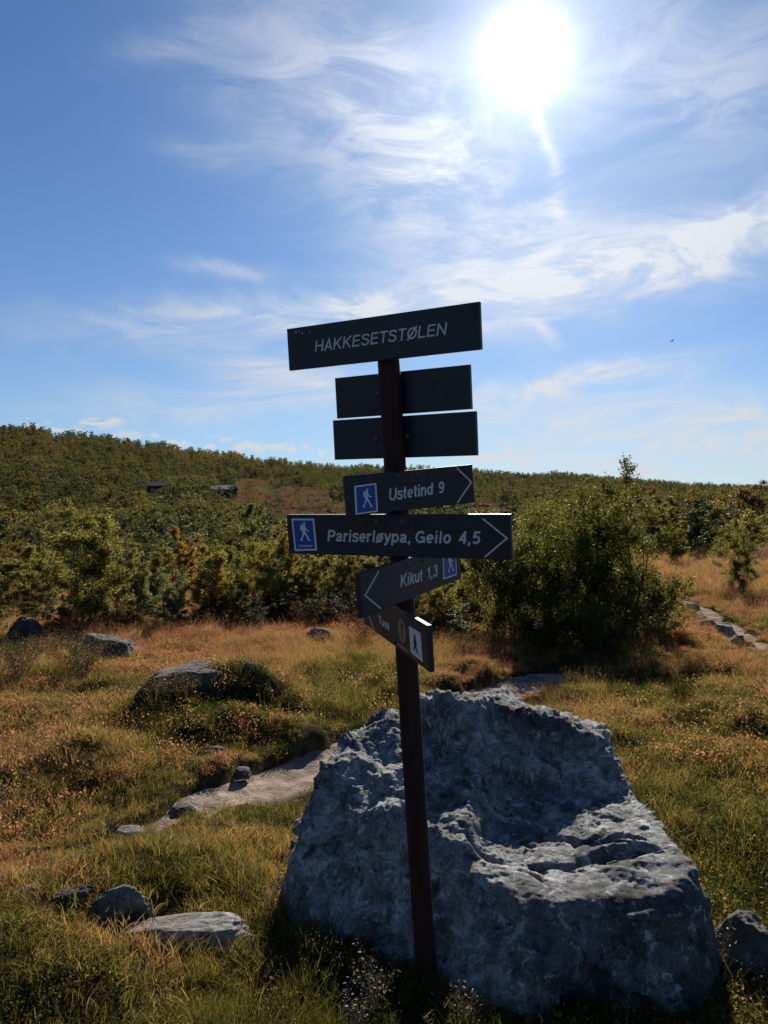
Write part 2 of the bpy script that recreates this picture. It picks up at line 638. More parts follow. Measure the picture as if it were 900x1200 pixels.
def mat_rock(name, base=(.090, .086, .080), light=(.27, .265, .25), dark=(.018, .017, .016), green=(.10, .12, .04), cover=.5, sc=1.0, gr=.5):
    m, n, out = new_mat(name)
    p = objco(n)
    a = n.noise(p, 2.2 * sc, 8, 0.65)
    b = n.noise(p, 11 * sc, 8, 0.72)
    c = n.noise(p, 60 * sc, 5, 0.75)
    pat = n.noise(p, 4.0 * sc, 12, 0.82, 0.6)
    g = n.noise(n.mapping(p, (1, 1, .45), (0, 0, 0), (9, 2, 5)), 5.5 * sc, 6, 0.7, 0.3)
    col = n.ramp(n.m('ADD', n.m('MULTIPLY', a, .5), n.m('MULTIPLY', b, .5)),
                 [(.32, dark), (.50, base), (.72, tuple(min(1, v * 1.6) for v in base))])
    col = n.mix(n.m('MULTIPLY', n.step(pat, .58 - .22 * cover, .84 - .22 * cover), .9), col, light)   # pale crust lichen
    col = n.mix(n.m('MULTIPLY', n.step(b, .52, .70), .8), col, dark)                                # black lichen
    col = n.mix(n.m('MULTIPLY', n.step(g, .60 - .12 * gr, .72 - .12 * gr), .7 * gr + .1), col, green)
    col = n.mix(n.m('MULTIPLY', n.step(c, .46, .66), .65), col, dark)
    big = n.noise(p, 1.1 * sc / 1.6, 5, .6, .3)
    col = n.mix(n.m('MULTIPLY', n.step(big, .44, .62), .66), col, dark)                              # broad dark weathered areas
    crisp = n.noise(p, 6.3 * sc, 10, .72, .5)
    col = n.mix(n.m('MULTIPLY', n.step(crisp, .565, .60), .75 * cover), col, light)                   # sharp edged pale crusts
    blk = n.noise(n.mapping(p, (1, 1, .6), (0, 0, 0), (4, 7, 1)), 3.1 * sc, 10, .74, .5)
    col = n.mix(n.m('MULTIPLY', n.step(blk, .545, .60), .75), col, dark)
    spots = n.vor(p, 55 * sc, 'F1', 0)
    col = n.mix(n.m('MULTIPLY', n.step(spots, .22, .10), .35), col, light)
    h = n.m('ADD', n.m('MULTIPLY', b, 1.6), n.m('ADD', n.m('MULTIPLY', c, .6), n.m('MULTIPLY', n.noise(p, 150 * sc, 3, .7), .25)))
    pbsdf(n, out, col, 0.88, 0.25, h, 0.75, 0.022 / sc)
    return m


def leaf_bsdf(n, out, col, trans_gain=(1.3, 1.2, .6), rough=.42, spec=.5, tfac=.45):
    b = pbsdf(n, None, col, rough, spec)
    t = n.new('ShaderNodeBsdfTranslucent')
    n.put(t.inputs[0], n.vm('MULTIPLY', col, trans_gain))
    mx = n.new('ShaderNodeMixShader')
    mx.inputs[0].default_value = tfac
    n.l.new(b.outputs[0], mx.inputs[1])
    n.l.new(t.outputs[0], mx.inputs[2])
    n.l.new(mx.outputs[0], out.inputs[0])


def mat_leaf(name, rough=.40, spec=.5, tfac=.45):
    """Leaves of single trees: the tree's own object colour, varied leaf by leaf."""
    m, n, out = new_mat(name)
    oi = n.new('ShaderNodeObjectInfo')
    at = n.new('ShaderNodeAttribute', attribute_name='tint')
    var = n.ramp(at.outputs['Fac'], [(0, (.55, .62, .55)), (.45, (.95, 1, .9)), (.8, (1.5, 1.25, .8)), (1.0, (2.3, 1.45, .65))])
    col = n.vm('MULTIPLY', oi.outputs['Color'], var)
    leaf_bsdf(n, out, col, rough=rough, spec=spec, tfac=tfac)
    return m


def mat_far_leaf():
    m, n, out = new_mat('hillside_leaves')
    it = n.new('ShaderNodeAttribute', attribute_name='tint', attribute_type='INSTANCER')
    at = n.new('ShaderNodeAttribute', attribute_name='tint')
    base = n.ramp(it.outputs['Fac'], [(0, (.038, .050, .032)), (.35, (.078, .088, .042)), (.62, (.125, .118, .046)), (.85, (.18, .138, .050)), (1, (.20, .112, .044))])
    var = n.ramp(at.outputs['Fac'], [(0, (.6, .65, .6)), (1, (1.45, 1.3, 1.0))])
    leaf_bsdf(n, out, n.vm('MULTIPLY', base, var), rough=.6, spec=.15, tfac=.5)
    return m


def mat_grass(name, stops, tfac=.5):
    m, n, out = new_mat(name)
    it = n.new('ShaderNodeAttribute', attribute_name='tint', attribute_type='INSTANCER')
    at = n.new('ShaderNodeAttribute', attribute_name='tint')
    base = n.ramp(n.m('ADD', it.outputs['Fac'], n.m('MULTIPLY', n.m('SUBTRACT', at.outputs['Fac'], .5), .35)), stops)
    leaf_bsdf(n, out, base, (1.2, 1.12, .88), .6, .12, tfac)
    return m


def mat_plain(name, color, rough=.6, spec=.4, bumpscale=0, bstr=.2, var=.0, metal=0.0):
    m, n, out = new_mat(name)
    p = objco(n)
    col = color
    if var:
        nz = n.noise(p, 14, 6, .7)
        col = n.ramp(nz, [(.25, tuple(c * (1 - var) for c in color)), (.75, tuple(min(1, c * (1 + var)) for c in color))])
    pbsdf(n, out, col, rough, spec, n.noise(p, bumpscale, 4, .6) if bumpscale else None, bstr, .004, metal)
    return m


def mat_bark(name, c0, c1):
    m, n, out = new_mat(name)
    p = objco(n)
    a = n.noise(n.mapping(p, (1, 1, .3)), 26, 6, .7)
    pbsdf(n, out, n.ramp(a, [(.3, c0), (.7, c1)]), .85, .2, a, .6, .01)
    return m


def mat_wood_post():
    m, n, out = new_mat('brown_stained_wood')
    p = objco(n)
    g = n.noise(n.mapping(p, (26, 26, 1.1)), 1.6, 7, .65, .3)
    s = n.noise(n.mapping(p, (1, 1, .3)), 7, 6, .65)
    k = n.noise(n.mapping(p, (60, 60, .9)), 1.0, 3, .5)
    col = n.ramp(n.m('ADD', n.m('MULTIPLY', g, .6), n.m('MULTIPLY', s, .4)), [(.3, (.017, .0075, .0055)), (.55, (.040, .0165, .012)), (.75, (.062, .029, .021))])
    col = n.mix(n.m('MULTIPLY', n.step(k, .60, .66), .7), col, (.02, .010, .008))
    pbsdf(n, out, col, .75, .25, n.m('ADD', g, n.m('MULTIPLY', k, -.7)), .5, .004)
    return m


def mat_board():
    m, n, out = new_mat('dark_painted_board')
    p = objco(n)
    a = n.noise(p, 5, 6, .7)
    b = n.noise(p, 90, 4, .7)
    sc = n.noise(n.mapping(p, (3, 40, 40)), 2.0, 4, .7)
    col = n.ramp(a, [(.3, (.010, .0135, .020)), (.7, (.018, .0235, .034))])
    col = n.mix(n.m('MULTIPLY', n.step(sc, .62, .76), .4), col, (.07, .075, .085))
    st = n.noise(n.mapping(p, (9, 9, 1.2)), 2.4, 5, .65)
    col = n.mix(n.m('MULTIPLY', n.step(st, .52, .70), .45), col, (.034, .038, .046))                # faded streaks
    rg = n.ramp(a, [(.3, .36), (.7, .58)])
    pbsdf(n, out, col, rg, .45, b, .12, .002)
    return m


M_GROUND = mat_ground()
M_PATH = mat_path()
M_BOULDER = mat_rock('lichen_boulder_rock', base=(.13, .13, .132), light=(.50, .495, .48), dark=(.016, .017, .019), green=(.080, .095, .030), cover=.82, gr=.75, sc=3.0)
M_ROCK = mat_rock('grey_rock', sc=2.2, cover=.45, gr=.35)
M_ROCK_GREEN = mat_rock('green_lichen_rock', base=(.13, .132, .115), light=(.28, .29, .24), green=(.16, .17, .09), cover=.75, sc=2.5, gr=.7)
M_ROCK_PALE = mat_rock('pale_rock', base=(.21, .195, .165), light=(.38, .37, .325), dark=(.05, .045, .038), cover=.7, sc=2.5, gr=.2)
M_ROCK_DARK = mat_rock('dark_rock', base=(.06, .056, .056), light=(.28, .28, .28), dark=(.016, .015, .015), cover=.3, sc=2.2, gr=.3)
M_LEAF = mat_leaf('birch_leaves', .55, .16, .55)
M_NEEDLE = mat_leaf('juniper_needles', .6, .25, .2)
M_BARK = mat_bark('birch_bark', (.030, .025, .021), (.11, .095, .085))
M_FAR = mat_far_leaf()
M_BOARD = mat_board()
M_POST = mat_wood_post()
M_WHITE = mat_plain('white_lettering', (.62, .62, .63), .55, .3, var=.12)
M_BLUE = mat_plain('blue_panel', (.012, .080, .36), .4, .4, var=.10)
M_PANELW = mat_plain('white_panel', (.74, .74, .76), .5, .3, var=.06)
M_BLACK = mat_plain('black_print', (.012, .012, .013), .5, .3)
M_TAN = mat_plain('tan_print', (.30, .215, .165), .55, .3, var=.1)
M_RED = mat_plain('red_brown_print', (.10, .028, .022), .55, .3)
M_BOLT = mat_plain('dull_steel_bolt', (.10, .105, .115), .55, .5, 60, .2, .2, .6)

# ------------------------------------------------------------------ ground sheet
aF = np.radians(np.arange(-48, 48.01, 0.32))
aB = np.radians(np.arange(52, 308.1, 4.0))
ang = np.concatenate([aF, aB])
rad = np.concatenate([[0.25, .6, 1.0, 1.4], np.geomspace(1.7, 5200, 470)])
AA, RR = np.meshgrid(ang, rad, indexing='ij')
gx, gy = RR * np.sin(AA), RR * np.cos(AA)
gz = Hg(gx, gy)
na, nr = AA.shape
gv = np.stack([gx, gy, gz], -1).reshape(-1, 3)
ii, jj = np.meshgrid(np.arange(na), np.arange(nr - 1), indexing='ij')
i2 = (ii + 1) % na
gf = np.stack([ii * nr + jj, ii * nr + jj + 1, i2 * nr + jj + 1, i2 * nr + jj], -1).reshape(-1, 4)
cidx = len(gv)
gv = np.vstack([gv, [[0, 0, float(Hg(np.array([0.]), np.array([.01]))[0])]]])
me = mesh_from('ground', gv, gf, True)
# clearings of red-brown heath on the slope (px, py, half-width px, half-height px)
CLEAR_PX = [(345, 582, 50, 10), (385, 600, 50, 12), (95, 603, 50, 7), (20, 612, 34, 8), (600, 602, 48, 7), (690, 600, 40, 5), (300, 566, 30, 4), (330, 596, 18, 6), (285, 580, 14, 8),
            (130, 574, 20, 4), (560, 590, 26, 5)]


def heath_mask(x, y, z):
    d = np.maximum(y, 0.1)
    px = 450 + FPX * x / d
    py = 600 - FPX * (z - EYE) / d
    m = np.zeros_like(px)
    for cx, cy, a, b in CLEAR_PX:
        q = ((px - cx) / a) ** 2 + ((py - cy) / b) ** 2
        m = np.maximum(m, 1 - sstep(q + .5 * fbm(x * .12, y * .06, 0, 77, 3), .6, 1.3))
    m = np.where(y > 35, m, 0)
    return m


hm = heath_mask(gv[:, 0], gv[:, 1], gv[:, 2])
at = me.attributes.new('heath', 'FLOAT', 'POINT')
at.data.foreach_set('value', hm.astype(np.float32))
ground = link('ground', me, M_GROUND, kind='structure')

# ------------------------------------------------------------------ path of trodden earth
cp = catmull(_p, 40)
tg = np.gradient(cp[:, :2], axis=0)
tg /= np.linalg.norm(tg, axis=1)[:, None] + 1e-9
nm = np.stack([-tg[:, 1], tg[:, 0]], -1)
ks = np.linspace(-1, 1, 13)
pv = []
for k in ks:
    q = cp[:, :2] + nm * (cp[:, 2] * .62 * k)[:, None]
    z = H0(q[:, 0], q[:, 1], True) - 0.045 + 0.02 * k * k - 0.09 * max(0, abs(k) - .78) / .22 + 0.012 * fbm(q[:, 0] * 7, q[:, 1] * 7, 0, 61, 4)
    pv.append(np.column_stack([q, z]))
pv = np.array(pv)
nk, npn = pv.shape[:2]
i, j = np.meshgrid(np.arange(nk - 1), np.arange(npn - 1), indexing='ij')
pf = np.stack([i * npn + j, i * npn + j + 1, (i + 1) * npn + j + 1, (i + 1) * npn + j], -1).reshape(-1, 4)
link('path', mesh_from('path', pv.reshape(-1, 3), pf, True), M_PATH, kind='structure')


def strip(name, pix, w, mat):
    P = np.array([hit(a, b)[:2] for a, b in pix])
    c = catmull(P, 12)
    t = np.gradient(c, axis=0)
    t /= np.linalg.norm(t, axis=1)[:, None]
    nn = np.stack([-t[:, 1], t[:, 0]], -1)
    vs = []
    for k in (-1, -.5, 0, .5, 1):
        q = c + nn * (w * k)
        vs.append(np.column_stack([q, H0(q[:, 0], q[:, 1]) + .10 - .12 * abs(k)]))
    vs = np.array(vs)
    a, b = vs.shape[:2]
    i, j = np.meshgrid(np.arange(a - 1), np.arange(b - 1), indexing='ij')
    f = np.stack([i * b + j, i * b + j + 1, (i + 1) * b + j + 1, (i + 1) * b + j], -1).reshape(-1, 4)
    return link(name, mesh_from(name, vs.reshape(-1, 3), f, True), mat, kind='structure')


strip('gravel_road', [(-40, 603), (0, 606), (18, 610), (34, 611)], .55, M_PATH)
strip('gravel_road', [(182, 583), (192, 582.5), (204, 582)], .9, M_PATH)

# ------------------------------------------------------------------ big boulder
PL_ALL = [  # normal (outwards), point on the plane: shared faces of the whole block
    ((1.0, 0.0, .16), (1.16, 2.6, 0)), ((-.46, -.62, .62), (-.17, 2.84, 0)), ((-.95, .18, .34), (-.50, 3.05, 0)), ((0, .9, .38), (.4, 4.05, .2)), ((0, 0, -1), (0, 0, -.25)),
    ((.55, .62, .55), (1.14, 3.78, .42)), ((-.6, .6, .5), (-.25, 3.62, .45))]
PL_B = [((-.05, -.085, 1), (.35, 2.60, .295)), ((.02, -.90, .42), (.5, 2.42, 0)), ((-.75, -.55, .42), (.12, 2.72, .0)), ((.60, -.72, .40), (1.02, 2.50, .10))]
PL_A1 = [((.02, -.72, .70), (.75, 3.30, .37)), ((.27, -.02, 1), (.55, 3.7, .715)), ((-.12, .10, 1), (.50, 3.7, .72)), ((-.85, -.4, .35), (.30, 3.28, .45))]
PL_A2 = [((-.10, -.31, 1), (.15, 2.84, .34)), ((-.28, .02, 1), (.40, 3.6, .695)), ((.72, -.35, .58), (.44, 3.20, .40)), ((-.03, .2, 1), (.40, 3.6, .71)), ((0, -.85, .5), (.2, 2.80, .22))]


def convex(p, pls, k=.018):
    d = None
    for nrm, pt in pls:
        nv = np.array(nrm) / np.linalg.norm(nrm)
        q = (p - np.array(pt)) @ nv
        if d is None:
            d = q
        else:
            h = np.clip(.5 + .5 * (q - d) / k, 0, 1)
            d = d * (1 - h) + q * h + k * h * (1 - h)
    return d


def smin(a, b, k=.03):
    h = np.clip(.5 + .5 * (b - a) / k, 0, 1)
    return b * (1 - h) + a * h - k * h * (1 - h)


def boulder_f(p):
    x, y, z = p.T
    w = .022 * np.stack([fbm(x * 2.1, y * 2.1, z * 2.1, 101, 3), fbm(x * 2.1, y * 2.1, z * 2.1, 105, 3), fbm(x * 2.1, y * 2.1, z * 2.1, 109, 3)], -1)
    q = p + w
    b = convex(q, PL_ALL + PL_B)
    a1 = convex(q, PL_ALL + PL_A1)
    a2 = convex(q, PL_ALL + PL_A2)
    f = smin(smin(b, a1), a2)
    up = sstep(z, .28, .5)
    f = f + (.010 + .016 * up) * (np.abs(fbm(x * 4.2, y * 4.2, z * 4.2, 121, 4)) - .4)
    f = f + (.003 + .010 * up) * (1 - 2 * np.abs(fbm(x * 7, y * 7, z * 11, 131, 4, .55))) + .0035 * fbm(x * 30, y * 30, z * 36, 137, 4, .7)
    # strata-like breaks and cracks on the ledge
    for (x0, y0, x1, y1, dep, wd) in ((.62, 2.98, .95, 2.90, .05, .013), (.55, 2.80, .98, 2.84, .045, .016), (.30, 2.95, .55, 2.72, .03, .010), (.74, 2.95, .70, 2.76, .02, .007)):
        ux, uy = x1 - x0, y1 - y0
        L = math.hypot(ux, uy)
        t = np.clip(((x - x0) * ux + (y - y0) * uy) / L ** 2, 0, 1)
        dd = np.hypot(x - x0 - t * ux, y - y0 - t * uy + .03 * fbm(x * 9, y * 9, 0, 141, 2))
        f = f + dep * np.exp(-(dd / wd) ** 2) * (z > .18)
    return f


BC = np.array([.45, 3.32, -.12])
nth, nph = 320, 560
th = np.radians(np.linspace(0.4, 104, nth))
ph = np.linspace(0, 2 * math.pi, nph, endpoint=False)
TH, PH = np.meshgrid(th, ph, indexing='ij')
dv = np.stack([np.sin(TH) * np.cos(PH), np.sin(TH) * np.sin(PH), np.cos(TH)], -1).reshape(-1, 3)
lo = np.full(len(dv), .02)
hi_ = np.full(len(dv), 1.7)
done = np.zeros(len(dv), bool)
for s in np.linspace(.06, 1.7, 42):                 # first crossing, coarse
    m_ = ~done
    fv = boulder_f(BC + dv[m_] * s)
    idx = np.where(m_)[0]
    out_ = idx[fv > 0]
    hi_[out_] = s
    done[out_] = True
    lo[idx[fv <= 0]] = s
for _ in range(11):
    mid = (lo + hi_) / 2
    fv = boulder_f(BC + dv * mid[:, None])
    lo = np.where(fv <= 0, mid, lo)
    hi_ = np.where(fv > 0, mid, hi_)
bv = BC + dv * ((lo + hi_) / 2)[:, None]


def facets(p, size, amp, seed):
    """Broken rock: each small cell of the surface is its own slightly tilted, slightly offset plane."""
    q = p / size + .35 * np.stack([fbm(*(p.T / size * .8), seed + 3, 2), fbm(*(p.T / size * .8), seed + 5, 2), fbm(*(p.T / size * .8), seed + 7, 2)], -1)
    c0 = np.floor(q)
    best = np.full(len(p), 9.0)
    val = np.zeros(len(p))
    for dx in (-1, 0, 1):
        for dy in (-1, 0, 1):
            for dz in (-1, 0, 1):
                c = c0 + (dx, dy, dz)
                j = np.stack([_hash(c[:, 0], c[:, 1], c[:, 2], seed + t) for t in range(7)], -1)
                dlt = q - (c + j[:, :3])
                dd = (dlt ** 2).sum(1)
                v = (j[:, 3] - .5) + ((j[:, 4:7] - .5) * dlt).sum(1) * 1.6
                m = dd < best
                best = np.where(m, dd, best)
                val = np.where(m, v, val)
    return val * amp


ledge = (1 - sstep(bv[:, 2], .38, .46)) * sstep(bv[:, 2], .26, .30)       # the ledge is worn smoother than the broken faces
bv = bv + dv * ((1 - .75 * ledge) * (facets(bv * (1, 1, 1.4), .26, .046, 811) + facets(bv * (1, 1, 1.4), .085, .011, 823)) + .0025 * fbm(*(bv.T * 55), 827, 3))[:, None]
i, j = np.meshgrid(np.arange(nth - 1), np.arange(nph), indexing='ij')
j2 = (j + 1) % nph
bf = np.stack([i * nph + j, (i + 1) * nph + j, (i + 1) * nph + j2, i * nph + j2], -1).reshape(-1, 4)
bme = mesh_from('boulder', bv - np.array([.42, 3.08, 0]), bf, False)
boulder = link('boulder', bme, M_BOULDER)
boulder.location = (.42, 3.08, 0)
tag(boulder, 'huge grey lichen covered boulder with a flat ledge behind the signpost', 'boulder')
# plan outline of the boulder near the ground, to keep the grass out
bl = bv[np.abs(bv[:, 2] - .04) < .05]
ba = np.arctan2(bl[:, 1] - BC[1], bl[:, 0] - BC[0])
brr = np.hypot(bl[:, 1] - BC[1], bl[:, 0] - BC[0])
bbin = np.zeros(72)
for k in range(72):
    s_ = (np.floor((ba + math.pi) / (2 * math.pi) * 72).astype(int) % 72) == k
    bbin[k] = np.median(brr[s_]) if s_.any() else .7


def in_boulder(x, y, grow=0.0):
    a = np.arctan2(y - BC[1], x - BC[0])
    k = np.floor((a + math.pi) / (2 * math.pi) * 72).astype(int) % 72
    return np.hypot(x - BC[0], y - BC[1]) < bbin[k] + grow


# ------------------------------------------------------------------ signpost
PB = Vector((.146, 2.6354, 0.0))
AX = Vector((-.0634, -.0792, 1)).normalized()
E1 = Vector((1, 0, 0))
E1 = (E1 - AX * E1.dot(AX)).normalized()
E2 = AX.cross(E1)
POST_R = .036
BT = .009                                            # half the boards' thickness
post_rot = Matrix((E1, E2, AX)).transposed()         # local x, y, z of the leaning post
sp = thing('signpost', 'leaning brown wooden signpost with seven dark direction boards beside the boulder', 'signpost', PB)
sp.rotation_euler = post_rot.to_euler()
mb = MB()
zs = list(np.linspace(-.35, 2.13, 22))
n = 20
vs, fs = [], []
for i, z in enumerate(zs):
    for k in range(n):
        w = 2 * math.pi * k / n
        rr = POST_R * (1 + .02 * math.sin(3 * w + z) + .012 * math.sin(7 * w - 2 * z) + .01 * random.uniform(-1, 1))
        vs.append((rr * math.cos(w), rr * math.sin(w), z))
for i in range(len(zs) - 1):
    for k in range(n):
        k2 = (k + 1) % n
        fs.append((i * n + k, i * n + k2, (i + 1) * n + k2, (i + 1) * n + k))
fs.append(tuple(range((len(zs) - 1) * n, len(zs) * n)))
mb.add(vs, fs)
link('post', mb.mesh('post', True), M_POST, sp)


def arc(cx, cy, rx, ry, a0, a1, n=18):
    return [(cx + rx * math.cos(math.radians(a0 + (a1 - a0) * k / n)), cy + ry * math.sin(math.radians(a0 + (a1 - a0) * k / n))) for k in range(n + 1)]


def curve(*p):
    return [tuple(q) for q in catmull(np.array(p, float), 5)]


SW = .155                                            # stroke weight, capital height 1
_h = SW / 2
_x = .74
_S = [(.585, .74), (.54, .87), (.35, .925), (.16, .88), (.10, .74), (.17, .61), (.36, .535), (.53, .45), (.60, .30), (.53, .13), (.34, .075), (.14, .12), (.075, .28)]
GLYPH = {   # advance, strokes
    'H': (.74, [[(.09, 0), (.09, 1)], [(.65, 0), (.65, 1)], [(.09, .52), (.65, .52)]]),
    'A': (.74, [[(.07, 0), (.37, .93), (.67, 0)], [(.17, .29), (.57, .29)]]),
    'K': (.74, [[(.09, 0), (.09, 1)], [(.09, .36), (.64, 1)], [(.27, .58), (.67, 0)]]),
    'E': (.67, [[(.09, 0), (.09, 1)], [(.09, _h), (.61, _h)], [(.09, .52), (.57, .52)], [(.09, 1 - _h), (.60, 1 - _h)]]),
    'S': (.70, [curve(*_S)]),
    'T': (.64, [[(.32, 0), (.32, 1)], [(.02, 1 - _h), (.62, 1 - _h)]]),
    'Ø': (.79, [arc(.395, .5, .31, .42, 0, 360, 32), [(.10, -.04), (.69, 1.04)]]),
    'L': (.61, [[(.09, 0), (.09, 1)], [(.09, _h), (.58, _h)]]),
    'N': (.74, [[(.09, 0), (.09, 1)], [(.65, 0), (.65, 1)], [(.09, .95), (.65, .05)]]),
    'U': (.73, [[(.09, 1), (.09, .36)] + arc(.365, .34, .275, .265, 180, 360, 16) + [(.64, .36), (.64, 1)]]),
    'P': (.68, [[(.09, 0), (.09, 1)], [(.09, 1 - _h), (.38, 1 - _h)] + arc(.38, .69, .21, .232, 90, -90, 14) + [(.09, .458)]]),
    'G': (.79, [arc(.395, .5, .31, .42, 42, 318, 28), [(.40, .46), (.71, .46)], [(.69, .46), (.69, .02)]]),
    '9': (.58, [arc(.29, .68, .205, .24, 0, 360, 26), curve((.495, .68), (.49, .42), (.43, .18), (.28, .075), (.10, .15))]),
    '4': (.58, [[(.41, 0), (.41, 1)], [(.40, .93), (.08, .30), (.56, .30)]]),
    '5': (.58, [[(.53, 1 - _h), (.17, 1 - _h), (.12, .47)], curve((.12, .50), (.29, .595), (.45, .52), (.495, .33), (.44, .14), (.28, .075), (.08, .17))]),
    '1': (.50, [[(.33, 0), (.33, 1)], [(.33, .86), (.10, .72)]]),
    '3': (.58, [curve((.08, .74), (.15, .88), (.29, .925), (.45, .86), (.46, .64), (.26, .53)), curve((.24, .53), (.46, .46), (.50, .27), (.44, .12), (.28, .075), (.12, .12), (.06, .27))]),
    ',': (.27, [[(.14, .15), (.14, .0), (.08, -.15)]]),
    'a': (.58, [curve((.08, .52), (.14, .63), (.27, .67), (.41, .61), (.445, .46), (.445, .16), (.51, .02)), curve((.445, .41), (.26, .37), (.11, .29), (.10, .15), (.21, .07), (.36, .11), (.445, .25))]),
    'r': (.40, [[(.09, 0), (.09, _x)], curve((.09, .40), (.14, .56), (.25, .655), (.39, .655))]),
    'i': (.27, [[(.13, 0), (.13, _x)], [(.13, .86), (.13, 1.0)]]),
    's': (.53, [curve(*[(u * .80, v * .74) for u, v in _S])]),
    'e': (.58, [[(.10, .37), (.50, .37)], arc(.295, .37, .20, .30, 0, 316, 24)]),
    'l': (.27, [[(.13, 0), (.13, 1)]]),
    'ø': (.60, [arc(.30, .37, .21, .30, 0, 360, 26), [(.05, -.05), (.55, .79)]]),
    'o': (.60, [arc(.30, .37, .21, .30, 0, 360, 26)]),
    'y': (.55, [[(.06, _x), (.28, .06)], [(.50, _x), (.27, .02), (.21, -.13), (.13, -.185), (.04, -.175)]]),
    'p': (.61, [[(.09, -.26), (.09, _x)], arc(.31, .37, .205, .30, 0, 360, 26)]),
    'd': (.61, [[(.51, 0), (.51, 1)], arc(.29, .37, .205, .30, 0, 360, 26)]),
    'n': (.58, [[(.09, 0), (.09, _x)], curve((.09, .42), (.15, .58), (.29, .665), (.43, .60), (.475, .44)) + [(.475, 0)]]),
    't': (.36, [[(.17, .95), (.17, .20), (.21, .10), (.33, .085)], [(.02, .66), (.33, .66)]]),
    'u': (.58, [[(.09, _x), (.09, .30)] + curve((.09, .27), (.14, .12), (.27, .075), (.40, .14), (.475, .32)), [(.475, _x), (.475, 0)]]),
    'k': (.54, [[(.09, 0), (.09, 1)], [(.09, .28), (.46, _x)], [(.23, .46), (.49, 0)]]),
    'v': (.52, [[(.05, _x), (.26, .04), (.47, _x)]]),
}


def ribbon(mbd, pts, w, y0, y1, close=False):
    """A flat stroke of even width with mitred corners, raised from y1 to y0."""
    P = [Vector(p) for p in pts]
    Q = [P[0]]
    for p in P[1:]:
        if (p - Q[-1]).length > 1e-6:
            Q.append(p)
    closed = (Q[0] - Q[-1]).length < w * .05 and len(Q) > 3
    if closed:
        Q = Q[:-1]
    n = len(Q)
    L_, R_ = [], []
    for i, p in enumerate(Q):
        a = Q[i - 1] if (i or closed) else None
        b_ = Q[(i + 1) % n] if (i < n - 1 or closed) else None
        d0 = (p - a).normalized() if a is not None else (b_ - p).normalized()
        d1 = (b_ - p).normalized() if b_ is not None else d0
        n0, n1 = Vector((-d0.y, d0.x)), Vector((-d1.y, d1.x))
        m = (n0 + n1).normalized()
        k = w / 2 / max(.35, m.dot(n0))
        L_.append(p + m * k)
        R_.append(p - m * k)
    v = [(q.x, y0, q.y) for q in L_] + [(q.x, y0, q.y) for q in R_] + [(q.x, y1, q.y) for q in L_] + [(q.x, y1, q.y) for q in R_]
    f = []
    for i in range(n if closed else n - 1):
        j = (i + 1) % n
        f += [(i, n + i, n + j, j), (2 * n + i, i, j, 2 * n + j), (n + i, 3 * n + i, 3 * n + j, n + j)]
    if not closed:
        f += [(0, 2 * n, 3 * n, n), (n - 1, 2 * n - 1, 4 * n - 1, 3 * n - 1)]
    mbd.add(v, f)


def text_obj(txt, mat, parent, left, right, cap_h, shear=.16, bold=1.0, y=-BT - .0012, gap=.055):
    """Raised lettering on a board, fitted between two board points (x, z of the baseline); one part per word."""
    x, words_, cur = 0.0, [], []
    for ch in txt:
        if ch == ' ':
            if cur:
                words_.append(cur)
            cur = []
            x += .26
            continue
        cur.append((ch, x))
        x += GLYPH[ch][0] + gap
    words_.append(cur)
    last = cur[-1]
    x1 = last[1] + GLYPH[last[0]][0] - .05
    x0 = .02
    L = Vector((right[0] - left[0], right[1] - left[1]))
    kx = L.length / (x1 - x0)
    d = L.normalized()
    up = Vector((-d.y, d.x))
    for wd in words_:
        m_ = MB()
        for ch, ox in wd:
            for q, st in enumerate(GLYPH[ch][1]):
                pts = [(Vector(left) + d * ((ox + u - x0) * kx + shear * v * cap_h) + up * v * cap_h) for u, v in st]
                ribbon(m_, pts, SW * bold * (kx + cap_h) / 2, y - .00012 * q, y + .0016)
        link('lettering', m_.mesh('lettering'), mat, parent)


WALKER = [[(.00, .80), (.03, .86), (.02, .93), (.07, .985), (.14, .985), (.185, .93), (.18, .87), (.14, .83), (.17, .76), (.20, .66), (.30, .585), (.42, .535), (.40, .49), (.27, .53), (.15, .60),
           (.13, .50), (.20, .40), (.30, .24), (.39, .095), (.50, .06), (.49, .015), (.31, .015), (.28, .06), (.20, .20), (.06, .37), (-.03, .30), (-.10, .20), (-.19, .075), (-.14, .045), (-.15, .005), (-.34, .07),
           (-.31, .12), (-.22, .16), (-.13, .30), (-.07, .45), (-.09, .53), (-.18, .55), (-.23, .62), (-.22, .78), (-.16, .86), (-.08, .87), (-.04, .83)]]
STROLLER = [[(-.02, .82), (-.05, .90), (-.01, .98), (.07, .99), (.12, .93), (.10, .85), (.06, .81), (.12, .70), (.16, .60), (.26, .50), (.23, .46), (.12, .53), (.07, .60), (.07, .48), (.14, .36), (.20, .22), (.28, .05),
             (.34, .03), (.33, .00), (.20, .00), (.13, .20), (.03, .36), (-.06, .22), (-.18, .06), (-.20, .02), (-.28, .06), (-.18, .22), (-.08, .40), (-.10, .52), (-.20, .46), (-.24, .50), (-.14, .60), (-.11, .74), (-.08, .80)]]


def pic_map(quad, poly, s=1.0):
    """Maps unit panel coordinates into the board's quad (TL, TR, BR, BL as x, z)."""
    tl, tr, br, bl_ = [Vector(q) for q in quad]
    out = []
    for u, v in poly:
        a = bl_.lerp(br, u)
        b = tl.lerp(tr, u)
        out.append(tuple(a.lerp(b, v)))
    return out


